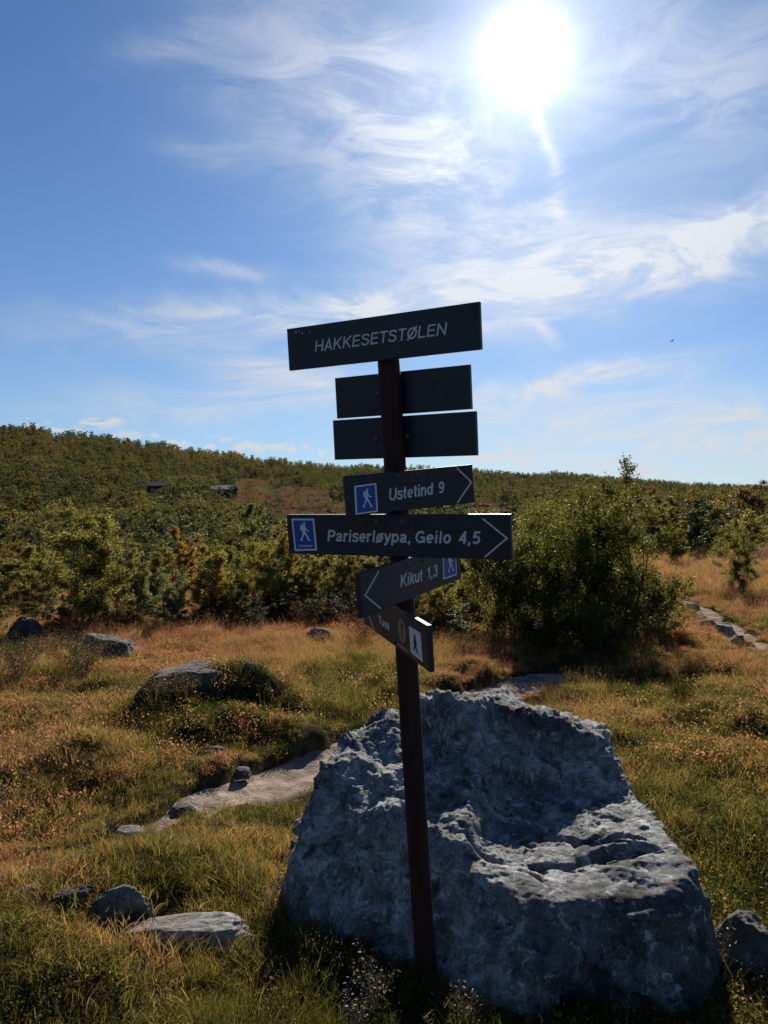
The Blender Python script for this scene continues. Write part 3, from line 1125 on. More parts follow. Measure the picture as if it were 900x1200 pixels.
def panel(parent, quad, blue=True, words=None):
    fr = MB()
    fr.prism([tuple(q) for q in (quad[3], quad[2], quad[1], quad[0])], -BT - .0012, -BT + .001)
    link('panel_border', fr.mesh('panel_border'), M_PANELW, parent)
    if blue:
        i0, i1 = .075, .055
        inner = [(i0, i1), (1 - i0, i1), (1 - i0, 1 - i1), (i0, 1 - i1)]
        b = MB()
        b.prism(pic_map(quad, inner), -BT - .0022, -BT)
        link('panel_face', b.mesh('panel_face'), M_BLUE, parent)
    lo_, hh = (.30, .60) if words else (.19, .68)
    w = MB()
    for poly in (WALKER if blue else STROLLER):
        q = [(.50 + .56 * u * (1.0 if blue else 1.15), lo_ + hh * v) for u, v in poly] if blue else [(.48 + .60 * u, .17 + .66 * v) for u, v in poly]
        w.prism(pic_map(quad, q), -BT - .0032, -BT - .001)
    link('walker_symbol', w.mesh('walker_symbol'), M_PANELW if blue else M_BLACK, parent)
    if words:
        l = pic_map(quad, [(.20, .13), (.82, .13)])
        text_obj(words, M_PANELW, parent, l[0], l[1], (Vector(quad[0]) - Vector(quad[3])).length * .06, 0, .9, y=-BT - .0030)


SIGNS = {   # distance along the post, turn, left end, right end, half height, tilt, side (1: nailed to the front of the post)
    'hak': (2.1635, -.4956, -.3505, .339, .069, -.0143, 1), 's2': (1.9947, -.4974, -.2303, .2621, .0685, -.0152, -1), 's3': (1.8516, -.5616, -.2643, .2778, .0682, -.0221, -1),
    'ust': (1.6791, .4367, -.1993, .2628, .0633, .014, 1), 'par': (1.5373, -.5133, -.4117, .4045, .0683, -.0126, 1), 'kik': (1.3974, 1.0166, -.325, .3308, .0665, .0055, 1),
    'tuv': (1.2469, -1.2735, -.3188, .3679, .0675, -.007, 1)}


class Board:
    def __init__(self, key, label):
        s, psi, a, b, h, tau, side = SIGNS[key]
        e = E1 * math.cos(psi) + E2 * math.sin(psi)
        nrm = e.cross(AX)
        c = PB + AX * s + nrm * side * (POST_R + BT)
        u = e * math.cos(tau) + AX * math.sin(tau)
        v = AX * math.cos(tau) - e * math.sin(tau)
        self.c, self.u, self.v, self.n = c, u, v, nrm
        Mw = Matrix((u, -nrm, v)).transposed().to_4x4()
        Mw.translation = c
        m_ = MB()
        m_.box((a, -BT, -h), (b, BT, h), None, .0022)
        self.o = link('sign_board', m_.mesh('sign_board'), M_BOARD, sp)
        sp_m = Matrix.Translation(PB) @ sp.rotation_euler.to_matrix().to_4x4()
        self.o.matrix_parent_inverse = Matrix.Identity(4)
        self.o.matrix_basis = sp_m.inverted() @ Mw
        self.o['label'] = label
        self.a, self.b, self.h = a, b, h

    def at(self, px, py):
        """Board coordinates (x, z) of the spot of the board's face seen at a pixel."""
        d = Vector(((px - 450) / FPX, 1, (600 - py) / FPX))
        o = Vector((0, 0, EYE))
        f0 = self.c + self.n * BT
        t = (f0 - o).dot(self.n) / d.dot(self.n)
        q = o + d * t - self.c
        return (q.dot(self.u), q.dot(self.v))

    def words(self, txt, l, r, top, **k):
        L, R, T = self.at(*l), self.at(*r), self.at(*top)
        cap = abs(T[1] - L[1])
        return text_obj(txt, M_WHITE, self.o, L, R, cap, **k)

    def arrow(self, pix, w=.0050):
        p = [Vector(self.at(*q)) for q in pix]
        m_ = MB()
        d0, d1 = (p[1] - p[0]).normalized(), (p[2] - p[1]).normalized()
        n0, n1 = Vector((-d0.y, d0.x)), Vector((-d1.y, d1.x))
        mi = (n0 + n1).normalized() / max(.3, (n0 + n1).normalized().dot(n0))
        hw = w / 2
        poly = [p[0] - n0 * hw, p[1] - mi * hw, p[2] - n1 * hw, p[2] + n1 * hw, p[1] + mi * hw, p[0] + n0 * hw]
        y0, y1 = -BT - .0014, -BT + .001
        v_ = [(q.x, y0, q.y) for q in poly] + [(q.x, y1, q.y) for q in poly]
        f_ = [(0, 1, 4, 5), (1, 2, 3, 4)] + [((i + 1) % 6, i, 6 + i, 6 + (i + 1) % 6) for i in range(6)]
        m_.add(v_, f_)
        link('arrow_mark', m_.mesh('arrow_mark'), M_WHITE, self.o)

    def panel(self, pix, blue=True, words=None):
        panel(self.o, [self.at(*q) for q in pix], blue, words)

    def bolts(self, xs, z=0.0, rad=.0085, side=-1):
        for x in xs:
            m_ = MB()
            n = 12
            v_, f_ = [], []
            for (r_, y) in ((rad, 0), (rad * .95, -.0022), (rad * .7, -.0042), (rad * .3, -.0052)):
                v_ += [(x + r_ * math.cos(2 * math.pi * k / n), side * -1 * (y if side < 0 else y) + side * BT, z + r_ * math.sin(2 * math.pi * k / n)) for k in range(n)]
            for i in range(3):
                for k in range(n):
                    k2 = (k + 1) % n
                    f_.append((i * n + k, i * n + k2, (i + 1) * n + k2, (i + 1) * n + k))
            f_.append(tuple(range(3 * n, 4 * n)))
            m_.add(v_, f_)
            link('bolt', m_.mesh('bolt', True), M_BOLT, self.o)


b = Board('hak', 'wide topmost board reading HAKKESETSTØLEN')
b.words('HAKKESETSTØLEN', (369, 412.6), (522, 392.4), (369.3, 399.3), shear=.20, bold=.80)
for (px, py, w_) in ((347, 389.5, .005), (354, 390.8, .004), (363, 388.5, .0035), (351, 388, .0025)):
    x_, z_ = b.at(px, py)
    m_ = MB()
    m_.box((x_ - w_ / 2, -BT - .0009, z_ - w_ * .5), (x_ + w_ / 2, -BT + .001, z_ + w_ * .7))
    link('paint_chip', m_.mesh('paint_chip'), M_WHITE, b.o)
b = Board('s2', 'blank back of the upper board behind the post')
b.bolts([b.at(442.5, 461)[0], b.at(467.5, 461)[0]], .004, .011)
b = Board('s3', 'blank back of the lower board behind the post')
b.bolts([b.at(441, 509)[0], b.at(476, 505)[0]], .0, .010)
b = Board('ust', 'board reading Ustetind 9 pointing right')
b.words('Ustetind  9', (456, 587.0), (519.5, 577.6), (456, 572.8))
b.arrow([(535, 548.3), (552.2, 565), (535.7, 589.3)])
b.panel([(415, 569.5), (440.7, 566), (442.7, 599.5), (416.7, 603.3)])
b.bolts([b.at(466, 563)[0], b.at(489, 558)[0]], .048, .008)
b = Board('par', 'longest board reading Pariserløypa, Geilo 4,5 pointing right')
b.words('Pariserløypa, Geilo  4,5', (384, 634.3), (561.5, 637.6), (384, 621))
b.arrow([(565.7, 607.7), (594.3, 630.7), (568.3, 652.7)])
b.panel([(341.7, 607.7), (368.3, 607.7), (371.7, 645), (345.7, 645.7)], True, 'Pariserløypa')
b.bolts([b.at(442, 614)[0], b.at(472, 613.5)[0]], .045, .009)
b = Board('kik', 'board reading Kikut 1,3 pointing left towards the camera')
b.words('Kikut  1,3', (469.3, 688.4), (512, 675), (469.6, 673.6))
b.arrow([(443.6, 669.3), (427.6, 697.8), (445.9, 713.2)])
q1, q2 = b.at(519.5, 679.1), b.at(535.1, 673.8)
t1 = b.at(518.4, 651.5)
b.panel([(518.0, 648.0), (533.8, 641.5), (535.1, 673.8), (519.5, 679.1)])
b.bolts([b.at(478, 664)[0], b.at(496, 658)[0]], .046, .009)
b = Board('tuv', 'lowest board reading Tuva seen at a steep angle')
b.words('Tuva', (444.5, 730.5), (456.4, 738.6), (442.6, 720.3), shear=.0)
b.arrow([(440, 704), (430.5, 716), (438.8, 738.9)], .006)
b.panel([(479.5, 733.3), (493, 741.9), (495.5, 776), (481.8, 764.4)], False)
cx_, cz_ = b.at(471.3, 739)
ez = abs(b.at(471.3, 725.5)[1] - cz_)
for nm_, rad_, mt, y0 in (('emblem_disc', ez, M_TAN, -BT - .0012),):
    m_ = MB()
    m_.prism([(cx_ + rad_ * math.cos(2 * math.pi * k / 28), cz_ + rad_ * math.sin(2 * math.pi * k / 28)) for k in range(28)], y0, -BT + .001)
    link(nm_, m_.mesh(nm_), mt, b.o)
text_obj('T', M_RED, b.o, (cx_ - ez * .42, cz_ - ez * .55), (cx_ + ez * .42, cz_ - ez * .55), ez * 1.1, 0, 1.0, y=-BT - .0024)
l0, l1 = b.at(466.7, 754.7), b.at(479, 762.6)
m_ = MB()
m_.box((l0[0], -BT - .0012, l0[1] - .004), (l1[0], -BT + .001, l0[1] + .004))
link('emblem_strip', m_.mesh('emblem_strip'), M_TAN, b.o)
b.bolts([.05], -.05, .009)
# clamp bolt that sticks out under the lowest board
m_ = MB()
m_.tube([(.02, -.03, 1.165), (.055, -.045, 1.16)], .006, 8)
m_.tube([(.048, -.043, 1.161), (.060, -.048, 1.159)], .012, 6)
link('clamp_bolt', m_.mesh('clamp_bolt'), M_BOLT, sp)

# ------------------------------------------------------------------ rocks


def rock_mesh(seed, sx_, sy_, sz_, n=3, cuts=9, rough=.07, slab=False):
    r_ = np.random.default_rng(seed)
    nt, npn = 34 + 10 * n, 60 + 16 * n
    t = np.radians(np.linspace(0.5, 150, nt))
    p = np.linspace(0, 2 * math.pi, npn, endpoint=False)
    T_, P_ = np.meshgrid(t, p, indexing='ij')
    d = np.stack([np.sin(T_) * np.cos(P_), np.sin(T_) * np.sin(P_), np.cos(T_)], -1).reshape(-1, 3)
    rr = np.full(len(d), 1.75)
    ns = r_.normal(size=(cuts, 3))
    ns[:, 2] = np.abs(ns[:, 2]) * .9
    ns = np.vstack([ns, [[.08, .05, 1], [1, .1, .2], [-1, .05, .25], [.1, -1, .3], [0, 1, .2]]])
    if slab:                                             # a split slab: six slightly skewed flat sides and two broken corners
        ns = np.vstack([r_.normal(size=(6, 3)) * .10 + np.array([[1, 0, 0], [-1, 0, 0], [0, 1, 0], [0, -1, 0], [0, 0, 1], [0, 0, -1]]), [[.7, -.1, .8], [-.8, .1, .5]]])
    for q in ns:
        q = q / np.linalg.norm(q)
        dist = r_.uniform(.86, 1.0)if slab else r_.uniform(.72, 1.0)
        c = d @ q
        with np.errstate(divide='ignore'):
            lim = np.where(c > .05, dist / np.maximum(c, .05), 9)
        rr = -np.log(np.exp(-rr * 18) + np.exp(-lim * 18)) / 18
    v = d * rr[:, None]
    nz = fbm(v[:, 0] * 2.2, v[:, 1] * 2.2, v[:, 2] * 2.2, seed, 4) * rough + fbm(v[:, 0] * 9, v[:, 1] * 9, v[:, 2] * 9, seed + 9, 3) * rough * .35
    v = v * (1 + nz)[:, None]
    v = v * np.array([sx_, sy_, sz_])
    i, j = np.meshgrid(np.arange(nt - 1), np.arange(npn), indexing='ij')
    j2 = (j + 1) % npn
    f = np.stack([i * npn + j, (i + 1) * npn + j, (i + 1) * npn + j2, i * npn + j2], -1).reshape(-1, 4)
    return mesh_from('rock', v, f, True)


ROCKS = []


def rock(px, py, wpx, hpx, label, mat, seed, depth=.8, rotz=0., tilt=(0, 0), rise=.55, name='rock', group=None, slab=False):
    """A rock whose foot is seen at (px, py), wpx wide and hpx tall in the photograph."""
    x, y, z = hit(px, py)
    w, h = wpx / FPX * y, hpx / FPX * y
    me_ = rock_mesh(seed, w / 2, w / 2 * depth, h * .9, 3 if wpx > 60 else 1, slab=slab)
    o = link(name, me_, mat)
    o.location = (x, y + w * depth * .4, z + h * (rise - .45))
    o.rotation_euler = (tilt[0], tilt[1], rotz)
    tag(o, label, 'rock', group)
    ROCKS.append((x, y + w * depth * .4, w / 2, w * depth / 2))
    return o


rock(206, 812, 112, 23, 'long flat topped grey rock in the red grass, left of the signpost', M_ROCK, 11, .5, .30, (0, -.16), .58, slab=True)
rock(118, 772, 84, 26, 'broad grey rock half hidden by heath shrub, near the largest birch', M_ROCK, 12, .6, -.15, (0, .1), .6)
rock(28, 752, 38, 20, 'dark jagged stone on a mound at the left edge of the meadow', M_ROCK_DARK, 13, .7, .4, (.1, .3), 1.0)
rock(373, 752, 40, 17, 'low grey rock in the grass below the dark junipers', M_ROCK, 14, .7, .2, (0, -.1), .5)
rock(292, 790, 20, 9, 'small grey stone right of the long flat rock', M_ROCK, 15, .8, .2, (0, 0), .5)
rock(132, 1080, 74, 28, 'upright grey green lichen slab in the foreground grass', M_ROCK_GREEN, 16, .42, .25, (.30, -.16), .75)
rock(78, 1066, 52, 16, 'thin dark edged slab leaning beside the green lichen slab', M_ROCK_DARK, 17, .3, .25, (.1, -.24), .75, slab=True)
rock(196, 1116, 225, 24, 'pale flat foreground slab at the edge of the boulder shadow', M_ROCK_PALE, 18, .30, .14, (.10, -.05), .45)
rock(212, 952, 26, 7, 'small round stone on the dirt path', M_ROCK, 19, .8, .6, (0, 0), .55)
rock(5, 952, 24, 9, 'small white stone in the grass at the left edge', M_ROCK_PALE, 20, .8, .2, (0, 0), .6)
rock(84, 1016, 20, 10, 'small pale stone between the path and the leaning slab', M_ROCK, 21, .8, .2, (0, 0), .5)
rock(430, 868, 18, 12, 'small dark stone against the back left of the big boulder', M_ROCK, 22, .8, .3, (0, 0), .55)
rock(880, 1152, 86, 66, 'rounded grey rock right of the big boulder', M_ROCK, 23, .9, -.5, (0, .15), .5)
rock(252, 884, 26, 8, 'small dark stone in the bank below the hummock', M_ROCK_DARK, 24, .7, .3, (0, 0), .6)
rock(283, 906, 22, 6, 'small stone at the upper edge of the dirt path', M_ROCK, 25, .7, .1, (0, 0), .5)
rock(150, 982, 44, 9, 'flat pale stone flush with the path edge', M_ROCK_PALE, 26, .6, .1, (0, 0), .35)
rock(30, 1050, 40, 8, 'pinkish pale stone in the grass at the left edge, below the path', M_ROCK_PALE, 31, .7, .4, (0, 0), .45)
for (px, py, w_, h_, lab, sd) in ((855, 742, 26, 10, 'flat dark rimmed stone in the middle of the far path', 41), (832, 733, 22, 8, 'flat grey stone left of the far path bend', 42), (812, 712, 18, 6, 'pale flat stone at the top of the far path', 43),
                                  (866, 752, 20, 7, 'flat stone below the bend of the far path', 44), (822, 666, 14, 5, 'pale stone on the distant end of the path', 45), (798, 676, 12, 4, 'tiny pale stone left of the distant path end', 46)):
    rock(px, py, w_, h_, lab, M_ROCK_PALE if sd % 2 else M_ROCK, sd, .8, .3, (0, .05), .5)

# ------------------------------------------------------------------ trees


def leaves_mesh(name, pos, size, r_, hang=.35, ratio=.62, mat=None):
    """One small folded-free leaf quad per position."""
    k = len(pos)
    d = r_.normal(size=(k, 3))
    d[:, 2] -= hang
    d /= np.linalg.norm(d, axis=1)[:, None]
    a = r_.normal(size=(k, 3))
    s = np.cross(d, a)
    s /= np.linalg.norm(s, axis=1)[:, None] + 1e-9
    sz = size * r_.uniform(.6, 1.25, k)[:, None]
    v = np.stack([pos, pos + d * sz * .45 + s * sz * ratio * .5, pos + d * sz, pos + d * sz * .45 - s * sz * ratio * .5], 1).reshape(-1, 3)
    f = np.arange(4 * k).reshape(-1, 4)
    me_ = mesh_from(name, v, f)
    at_ = me_.attributes.new('tint', 'FLOAT', 'POINT')
    at_.data.foreach_set('value', np.repeat(r_.beta(2, 2.6, k), 4).astype(np.float32))
    if mat:
        me_.materials.append(mat)
    return me_


def grow_tree(seed, h, w, stems, nleaf, lsize, spread=.5, base=.10, style='birch', top=1.0, mat=M_LEAF, lush=1.0):
    """Returns (trunk mesh with limbs and twigs, crown mesh of single leaves), standing at the origin."""
    r_ = np.random.default_rng(seed)
    mb_ = MB()
    tw = []
    for s in range(stems):
        a0 = r_.uniform(0, 2 * math.pi) if stems > 1 else 0
        lean = (r_.uniform(.25, 1.0) if stems > 1 else .06) * w * spread * .5
        hh = h * (r_.uniform(.66, 1.06) if s else top)
        pts = []
        wob = r_.normal(size=2) * .03 * h
        nseg = 7
        b0 = np.array([math.cos(a0), math.sin(a0)]) * (w * .06 if stems > 1 else 0)
        for k in range(nseg + 1):
            t = k / nseg
            p = b0 + np.array([math.cos(a0), math.sin(a0)]) * lean * t ** .8 + wob * math.sin(t * 3.1) + r_.normal(size=2) * .008 * h
            pts.append((p[0], p[1], hh * t - .06 * (k == 0)))
        r0 = .010 * h * (1.25 if stems == 1 else .75)
        mb_.tube(pts, [r0 * (1 - .88 * k / nseg) for k in range(nseg + 1)], 5, False)
        nb = int((26 if stems == 1 else 15) * lush)
        for q in range(nb):
            t = base + (1 - base) * ((q + r_.uniform(0, 1)) / nb)
            i_ = min(int(t * nseg), nseg - 1)
            f_ = t * nseg - i_
            p0 = np.array(pts[i_]) * (1 - f_) + np.array(pts[i_ + 1]) * f_
            an = r_.uniform(0, 2 * math.pi)
            if style == 'birch':
                prof = math.sin(math.pi * min(1, (.16 + .84 * t) ** .8)) ** .7 if t < .97 else .2
                prof = max(.12, prof)
            elif style == 'round':
                prof = max(.2, math.sqrt(max(0, 1 - (2 * t - .9) ** 2)))
            else:
                prof = max(.12, 1.0 - .8 * t)
            L = w * .5 * prof * r_.uniform(.55, 1.1) * (1.0 if stems == 1 else .75)
            upz = r_.uniform(.5, 1.2) * L
            p1 = p0 + np.array([math.cos(an) * L, math.sin(an) * L, upz])
            pm = (p0 + p1) / 2 + np.array([0, 0, .08 * L])
            mb_.tube([p0, pm, p1], [r0 * .32 * (1 - .7 * t) + .0012 * h, .0012 * h, .0005 * h], 3, False)
            for z in range(int(4 + 3 * r_.random())):
                tt = r_.uniform(.25, 1.0)
                a_ = p0 * (1 - tt) + p1 * tt
                dd = r_.normal(size=3) * .24 * L + np.array([0, 0, .05 * L])
                tw.append((a_, a_ + dd, prof))
            tw.append((pm, p1 + (p1 - pm) * .25, prof))
        tw.append((np.array(pts[-3]), np.array(pts[-1]) + np.array([0, 0, .02 * h]), .0))
    A_ = np.array([q[0] for q in tw])
    B_ = np.array([q[1] for q in tw])
    ln = np.linalg.norm(B_ - A_, axis=1) + .02 * h
    # some twigs carry much more foliage than others: clumps and gaps
    wt_ = ln * r_.gamma(2.2, 1.0, len(ln)) * np.where(np.array([q[2] for q in tw]) == 0, .16, 1)
    k = r_.choice(len(tw), nleaf, p=wt_ / wt_.sum())
    t = r_.uniform(0, 1.05, nleaf)[:, None]
    pos = A_[k] * (1 - t) + B_[k] * t + r_.normal(size=(nleaf, 3)) * .026 * h ** .5 * (w / h) ** .3
    pos[:, 2] = np.maximum(pos[:, 2], .02 * h)
    if style == 'juniper':
        cm = leaves_mesh('crown', pos, lsize, r_, -.9, .30, mat)
    else:
        cm = leaves_mesh('crown', pos, lsize, r_, .5, .70, mat)
    tm = mb_.mesh('trunk', True)
    tm.materials.append(M_BARK)
    return tm, cm


TREES_XY = []


def plant_tree(name, meshes, loc, rotz, scale, label, cat, color, group=None):
    t = thing(name, label, cat, loc, rotz, group)
    t.scale = scale
    a = link('trunk', meshes[0], None, t)
    c = link('crown', meshes[1], None, t)
    c.color = (*color, 1)
    TREES_XY.append((loc[0], loc[1], max(scale) * .3))
    return t


GREEN, YGREEN, OCHRE, GREY, DARK, ORANGE, OLIVE = (.066, .077, .030), (.130, .116, .036), (.160, .128, .038), (.105, .117, .080), (.032, .041, .026), (.17, .095, .034), (.100, .096, .034)
V_BIRCH = [grow_tree(200 + k, 2.0, w_, st, int(nl * 1.9), .033, .6, .02, 'birch', 1.0) for k, (w_, st, nl) in enumerate([(1.35, 4, 15000), (.95, 2, 9000), (1.0, 3, 10000), (.75, 2, 7500), (1.2, 4, 11000)])]
V_MID = [grow_tree(500 + k, 2.0, w_, st, int(nl * 1.2), .047, .6, .02, 'birch', 1.0, M_LEAF, .8) for k, (w_, st, nl) in enumerate([(1.2, 2, 3700), (.9, 2, 3000), (1.3, 3, 3900), (1.0, 2, 3300)])]
V_JUN = [grow_tree(300 + k, 1.0, w_, st, nl, .032, .9, .02, 'juniper', 1.0, M_NEEDLE, 1.3) for k, (w_, st, nl) in enumerate([(1.1, 6, 6000), (.6, 4, 4200)])]


def birch_at(px, pyb, pyt, wpx, v, color, label, jun=False, name=None, cat=None, rot=None, group=None):
    x, y, z = hit(px, pyb)
    h = (pyb - pyt) / FPX * y
    w = wpx / FPX * y * 1.0
    low = not jun and v >= 10
    V = V_MID if low else (V_JUN if jun else V_BIRCH)
    mv = V[v % len(V)]
    hv = 1.0 if jun else 2.0
    wv = ([1.2, .9, 1.3, 1.0] if low else [1.1, .6] if jun else [1.35, .95, 1.0, .75, 1.2])[v % len(V)]
    return plant_tree(name or ('juniper_bush' if jun else 'birch_tree'), mv, (x, y, z - .02), rot if rot is not None else random.uniform(0, 6.28), (w / wv, w / wv, h / hv), label, cat or ('bush' if jun else 'tree'), tuple(q * (.85 if low else 1.0 if jun else 1.5) for q in color), group)


# the big dark birch thicket to the right of the post, stem group by stem group
def thicket(px, pyb, h, w, stems, nleaf, seed, label, color, lsize=.030, top=1.0, lush=1.0, spread=.75):
    x, y, z = hit(px, pyb)
    ms = grow_tree(seed, h, w, stems, nleaf, lsize, spread, .03, 'birch', top, M_LEAF, lush)
    return plant_tree('birch_tree', ms, (x, y + .25, z - .03), 0, (1, 1, 1), label, 'tree', color)


thicket(738, 753, 2.06, 1.35, 8, 34000, 401, 'tallest birch of the thicket, with bare spiky tops above the hills', (.086, .094, .030), top=1.12)
thicket(655, 756, 1.70, 1.65, 10, 38000, 402, 'broad dark birch in the middle of the thicket behind the boulder', (.084, .094, .030))
thicket(600, 750, 1.46, 1.15, 9, 24000, 403, 'dark birch at the left end of the thicket, beside the signpost', (.076, .086, .028))
thicket(778, 748, .95, .75, 7, 10000, 404, 'low rounded birch bush at the right end of the thicket', (.080, .086, .028), spread=1.0)
thicket(695, 724, 2.0, 1.5, 7, 16000, 405, 'birch at the back of the thicket, half hidden by the front stems', (.095, .10, .03))
thicket(625, 720, 1.75, 1.3, 7, 12000, 406, 'yellow green birch behind the left end of the thicket', (.135, .13, .036))
thicket(648, 768, .46, .85, 7, 6500, 407, 'knee high bush at the foot of the thicket, just behind the boulder top', (.056, .060, .022), spread=1.0)
thicket(718, 774, .58, .95, 7, 7000, 408, 'knee high bush at the foot of the tallest thicket birch', (.056, .060, .022), spread=1.0)

# single trees of the left tree line
birch_at(104, 735, 590, 118, 0, OLIVE, 'largest broad olive birch of the left tree line, near the grey rock', rot=.4)
birch_at(163, 732, 640, 50, 1, GREY, 'narrow grey green willow right of the largest birch', name='willow_tree')
birch_at(198, 732, 668, 50, 4, GREY, 'small grey green willow, second to the right of the largest birch', name='willow_tree')
birch_at(240, 727, 628, 66, 2, OCHRE, 'ochre birch left of the tall dark green birch')
birch_at(285, 708, 590, 46, 3, GREEN, 'tall slim dark green birch standing above the left tree line')
birch_at(310, 724, 632, 62, 0, YGREEN, 'bright yellow green birch behind the small juniper')
birch_at(276, 728, 664, 44, 4, GREEN, 'small green birch in front of the tall slim one')
birch_at(338, 718, 622, 44, 1, OCHRE, 'brownish yellow birch below the left end of the longest board')
birch_at(372, 716, 640, 52, 2, YGREEN, 'yellow birch under the left half of the longest board')
birch_at(412, 714, 642, 50, 4, OCHRE, 'ochre birch left of the post, below the boards')
birch_at(22, 712, 642, 70, 2, YGREEN, 'yellow green birch at the left edge of the photograph')
birch_at(60, 716, 640, 46, 4, OLIVE, 'olive birch between the left edge and the largest birch')
birch_at(214, 712, 618, 46, 3, ORANGE, 'slim orange tinged birch behind the ochre one')
birch_at(-14, 715, 648, 50, 1, GREEN, 'dark green birch cut by the left edge of the photograph')
birch_at(512, 742, 668, 60, 4, YGREEN, 'low yellow green birch just right of the post')
birch_at(545, 720, 640, 55, 2, YGREEN, 'yellow green birch behind the left end of the dark thicket')
birch_at(352, 729, 684, 76, 0, DARK, 'widest dark juniper below the longest board', True)
birch_at(401, 727, 686, 62, 0, DARK, 'dark juniper nearest the left side of the post', True)
birch_at(302, 741, 697, 36, 1, DARK, 'small dark upright juniper in front of the yellow green birch', True)
birch_at(440, 720, 690, 40, 0, DARK, 'dark juniper behind the post, under the Tuva board', True)
LOWB = [(-8, 728, 44, 'g'), (44, 730, 36, 'o'), (70, 738, 28, 'd'), (134, 738, 34, 'y'), (152, 736, 26, 'g'), (182, 737, 30, 'g'), (218, 733, 36, 'y'), (228, 736, 24, 'd'), (258, 733, 40, 'g'), (292, 733, 34, 'o'),
        (322, 732, 38, 'd'), (338, 733, 26, 'y'), (372, 731, 36, 'd'), (388, 732, 28, 'g'), (418, 728, 34, 'd'), (432, 728, 28, 'y'), (490, 745, 30, 'g'), (528, 752, 38, 'y'), (548, 748, 44, 'g'), (470, 728, 40, 'y')]
WHERE = ['at the left edge of the photograph', 'left of the largest birch', 'under the left side of the largest birch', 'under the right side of the largest birch', 'between the largest birch and the willow', 'between the two grey green willows',
         'left of the ochre birch', 'at the left foot of the ochre birch', 'between the ochre birch and the bright yellow green one', 'at the left foot of the bright yellow green birch', 'just right of the small upright juniper',
         'below the left end of the longest board', 'at the right foot of the widest juniper', 'between the two big junipers', 'right of the juniper beside the post', 'just left of the Tuva board', 'just right of the post, below the boards', 'left of the dark thicket',
         'against the left foot of the dark thicket', 'behind the post, right of the Tuva board']
for i_, (px, py, hp, c_) in enumerate(LOWB):
    cn = {'g': 'green', 'o': 'olive', 'y': 'yellowish', 'd': 'dark'}[c_]
    birch_at(px, py, py - hp, hp * 1.35, 10 + i_, {'g': GREEN, 'o': OLIVE, 'y': YGREEN, 'd': DARK}[c_], f'low {cn} bush {WHERE[i_]}', False, 'low_bush', 'bush', group='low bushes at the foot of the tree line')
birch_at(38, 722, 640, 56, 3, YGREEN, 'slim yellow green birch left of the largest birch, behind the low bushes')
birch_at(138, 722, 628, 60, 2, OLIVE, 'olive birch close behind the right flank of the largest birch')
birch_at(182, 720, 640, 52, 1, YGREEN, 'yellow green birch standing behind the two grey willows')
birch_at(262, 720, 636, 56, 0, OLIVE, 'olive birch just left of the foot of the tall slim birch')
birch_at(326, 719, 638, 50, 4, OLIVE, 'olive birch between the bright yellow green one and the longest board')
birch_at(356, 721, 650, 50, 1, YGREEN, 'yellow green birch rising straight behind the widest juniper')
birch_at(392, 720, 646, 54, 0, YGREEN, 'yellow green birch rising behind the juniper beside the post')
birch_at(436, 717, 640, 50, 2, OLIVE, 'olive birch directly behind the Kikut board')
birch_at(484, 722, 640, 52, 4, OCHRE, 'ochre birch right behind the post, above the Tuva board')
birch_at(524, 726, 632, 60, 0, OLIVE, 'olive birch between the post and the thicket')
# right hand side
birch_at(861, 699, 620, 50, 4, OLIVE, 'small leaning green birch right of the thicket, above the far path')
birch_at(790, 665, 588, 52, 1, OLIVE, 'green birch just right of the thicket, behind the far path')
birch_at(872, 640, 566, 76, 0, (.085, .066, .022), 'rounded brown olive tree near the right edge, below the skyline')
birch_at(829, 646, 590, 46, 2, OCHRE, 'ochre birch left of the rounded brown tree')
birch_at(884, 664, 636, 44, 0, DARK, 'dark low bush at the right edge beyond the leaning birch', True)
birch_at(886, 714, 690, 36, 0, DARK, 'dark low bush at the right edge beside the far path', True)
birch_at(762, 656, 628, 40, 4, GREY, 'small grey willow bush right behind the thicket', name='willow_tree')
birch_at(880, 656, 600, 60, 4, YGREEN, 'yellow bush behind the dark bush at the right edge')
birch_at(842, 664, 630, 30, 4, OLIVE, 'low olive bush at the distant end of the path')
# heath shrubs of the meadow
V_HEATH = [grow_tree(320 + k, .5, .9, 9, 3600, .022, 1.0, .02, 'round', 1.0, M_LEAF, 1.0) for k in range(2)]


def heath_at(px, py, wpx, hpx, v, color, label):
    x, y, z = hit(px, py)
    plant_tree('heath_shrub', V_HEATH[v], (x, y, z), random.uniform(0, 6), (wpx / FPX * y / .9, wpx / FPX * y / .9, hpx / FPX * y / .5), label, 'shrub', color)


heath_at(100, 792, 80, 38, 0, (.040, .040, .020), 'dark heath shrub in front of the broad grey rock')
heath_at(196, 818, 70, 22, 0, (.06, .050, .026), 'low brownish heath shrub growing against the front of the long flat rock')
heath_at(22, 796, 60, 40, 1, (.034, .040, .020), 'dark green heath shrub at the left edge below the jagged stone')
heath_at(60, 768, 44, 22, 0, (.05, .044, .022), 'low brownish heath shrub between the jagged stone and the broad rock')
heath_at(425, 752, 52, 30, 1, (.075, .036, .022), 'reddish heath shrub left of the post, below the Tuva board')
heath_at(800, 757, 30, 15, 0, (.32, .075, .018), 'small plant with orange red autumn leaves at the right foot of the thicket')

